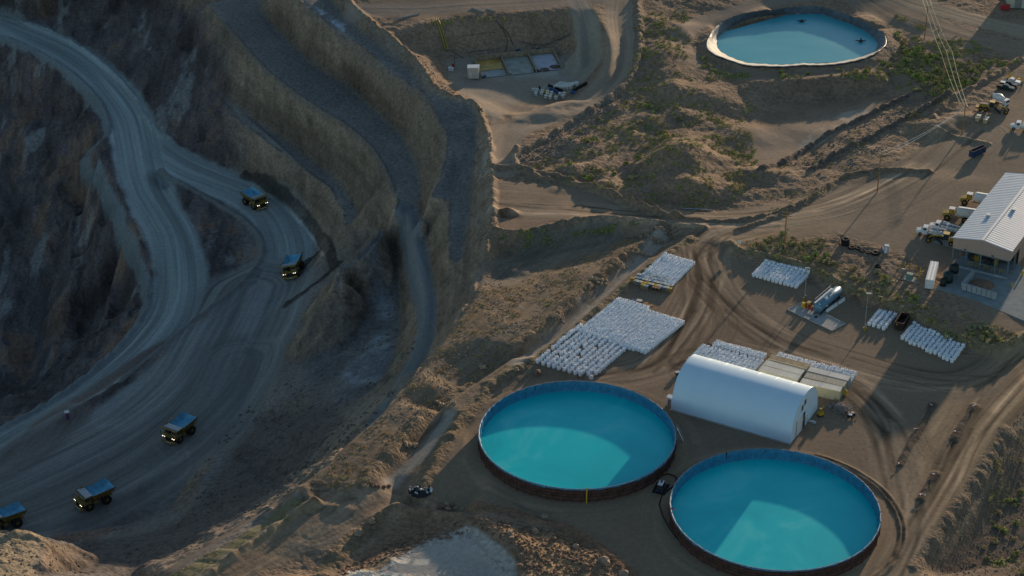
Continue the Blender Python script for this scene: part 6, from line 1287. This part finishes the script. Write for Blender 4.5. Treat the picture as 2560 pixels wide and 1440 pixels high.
def brush(poly, n, r0, r1, kinds, lb, thr=0, clus=5, lf=.3):
    pts = Gs(poly); xs = [p_[0] for p_ in pts]; ys_ = [p_[1] for p_ in pts]; mb = MB(); k = g = 0
    while k < n and g < n*60:
        g += 1; x = random.uniform(min(xs), max(xs)); y = random.uniform(min(ys_), max(ys_))
        if not inpoly(pts, x, y) or float(fbm(np.float64(x), np.float64(y), clus, 3, 300)) < thr: continue
        s_ = r0+(r1-r0)*random.random()**2; z = H(x, y); lm = lfs[random.choice(kinds)]; k += 1
        for _ in range(int(16+16*s_)):
            v_ = Vector((random.gauss(0, .45), random.gauss(0, .45), abs(random.gauss(.15, .3))))*s_; p_ = Vector((x, y, z))+v_; d = (v_+Vector((0, 0, .2))).normalized(); u = d.orthogonal().normalized(); u.rotate(Matrix.Rotation(random.uniform(0, 6.28), 3, d)); w_ = d.cross(u); q = s_*lf*random.uniform(.6, 1.3)
            mb.poly([p_-u*q, p_+w_*q*.5, p_+(d*.6+u)*q, p_-w_*q*.5], lm)
    tag(mb.build('ground_cover', None), lb, 'ground cover', None, 'stuff')
brush([(1850,608),(1970,570),(2100,640),(2330,760),(2540,830),(2540,875),(2430,875),(2260,800),(1990,665)], 650, .2, .5, [2, 2, 2, 4], 'low dry grass and brush on the bank above the bags')
brush([(1300,420),(1560,250),(1600,30),(1720,20),(1740,240),(1900,380),(1860,490),(1640,520),(1480,470)], 1700, .3, .9, [0, 1, 2, 0, 1], 'low brush over the hummocky scrub', -.05)
brush([(1760,250),(1900,210),(1880,400),(1960,440),(1830,480)], 300, .3, .8, [0, 1, 2], 'tufts on the slope below the pond track')
brush([(1740,120),(1780,175),(2000,190),(2220,180),(2290,110),(2230,30),(2300,60),(2560,150),(2370,240),(2290,230),(2200,200),(1760,200)], 1100, .3, 1.0, [1, 0, 2, 1], 'green and dry brush around the upper pond')
brush([(1190,740),(1560,600),(1640,600),(1400,800),(1120,1000),(900,1220),(770,1230),(970,1030),(1130,830)], 1500, .15, .5, [3, 3, 2, 0], 'small orange and green tufts on the churned ground', .02, 4)
brush([(1240,590),(1560,550),(1600,560),(1450,590),(1300,625)], 200, .3, .8, [0, 4, 1], 'dark brush on the shaded bank', -.1)
brush([(1960,400),(2370,200),(2400,260),(2060,490),(1960,520),(1750,540),(1700,520),(1850,440)], 420, .25, .7, [0, 2, 3], 'sparse brush between the rock rows', 0)
brush([(2480,1160),(2570,1050),(2570,1440),(2460,1440)], 130, .2, .7, [0, 2, 1], 'brush on the slope at the right edge', 0)
brush([(1060,52),(1420,28),(1420,40),(1070,66)], 40, .4, 1.1, [1, 2], 'brush along the top edge of the basin wall', -.5)
brush([(420,1440),(700,1290),(770,1240),(760,1270),(600,1370),(480,1450)], 160, .2, .5, [0, 2], 'greenish growth on the rilled strip under the rim', -.3)
build_ground()
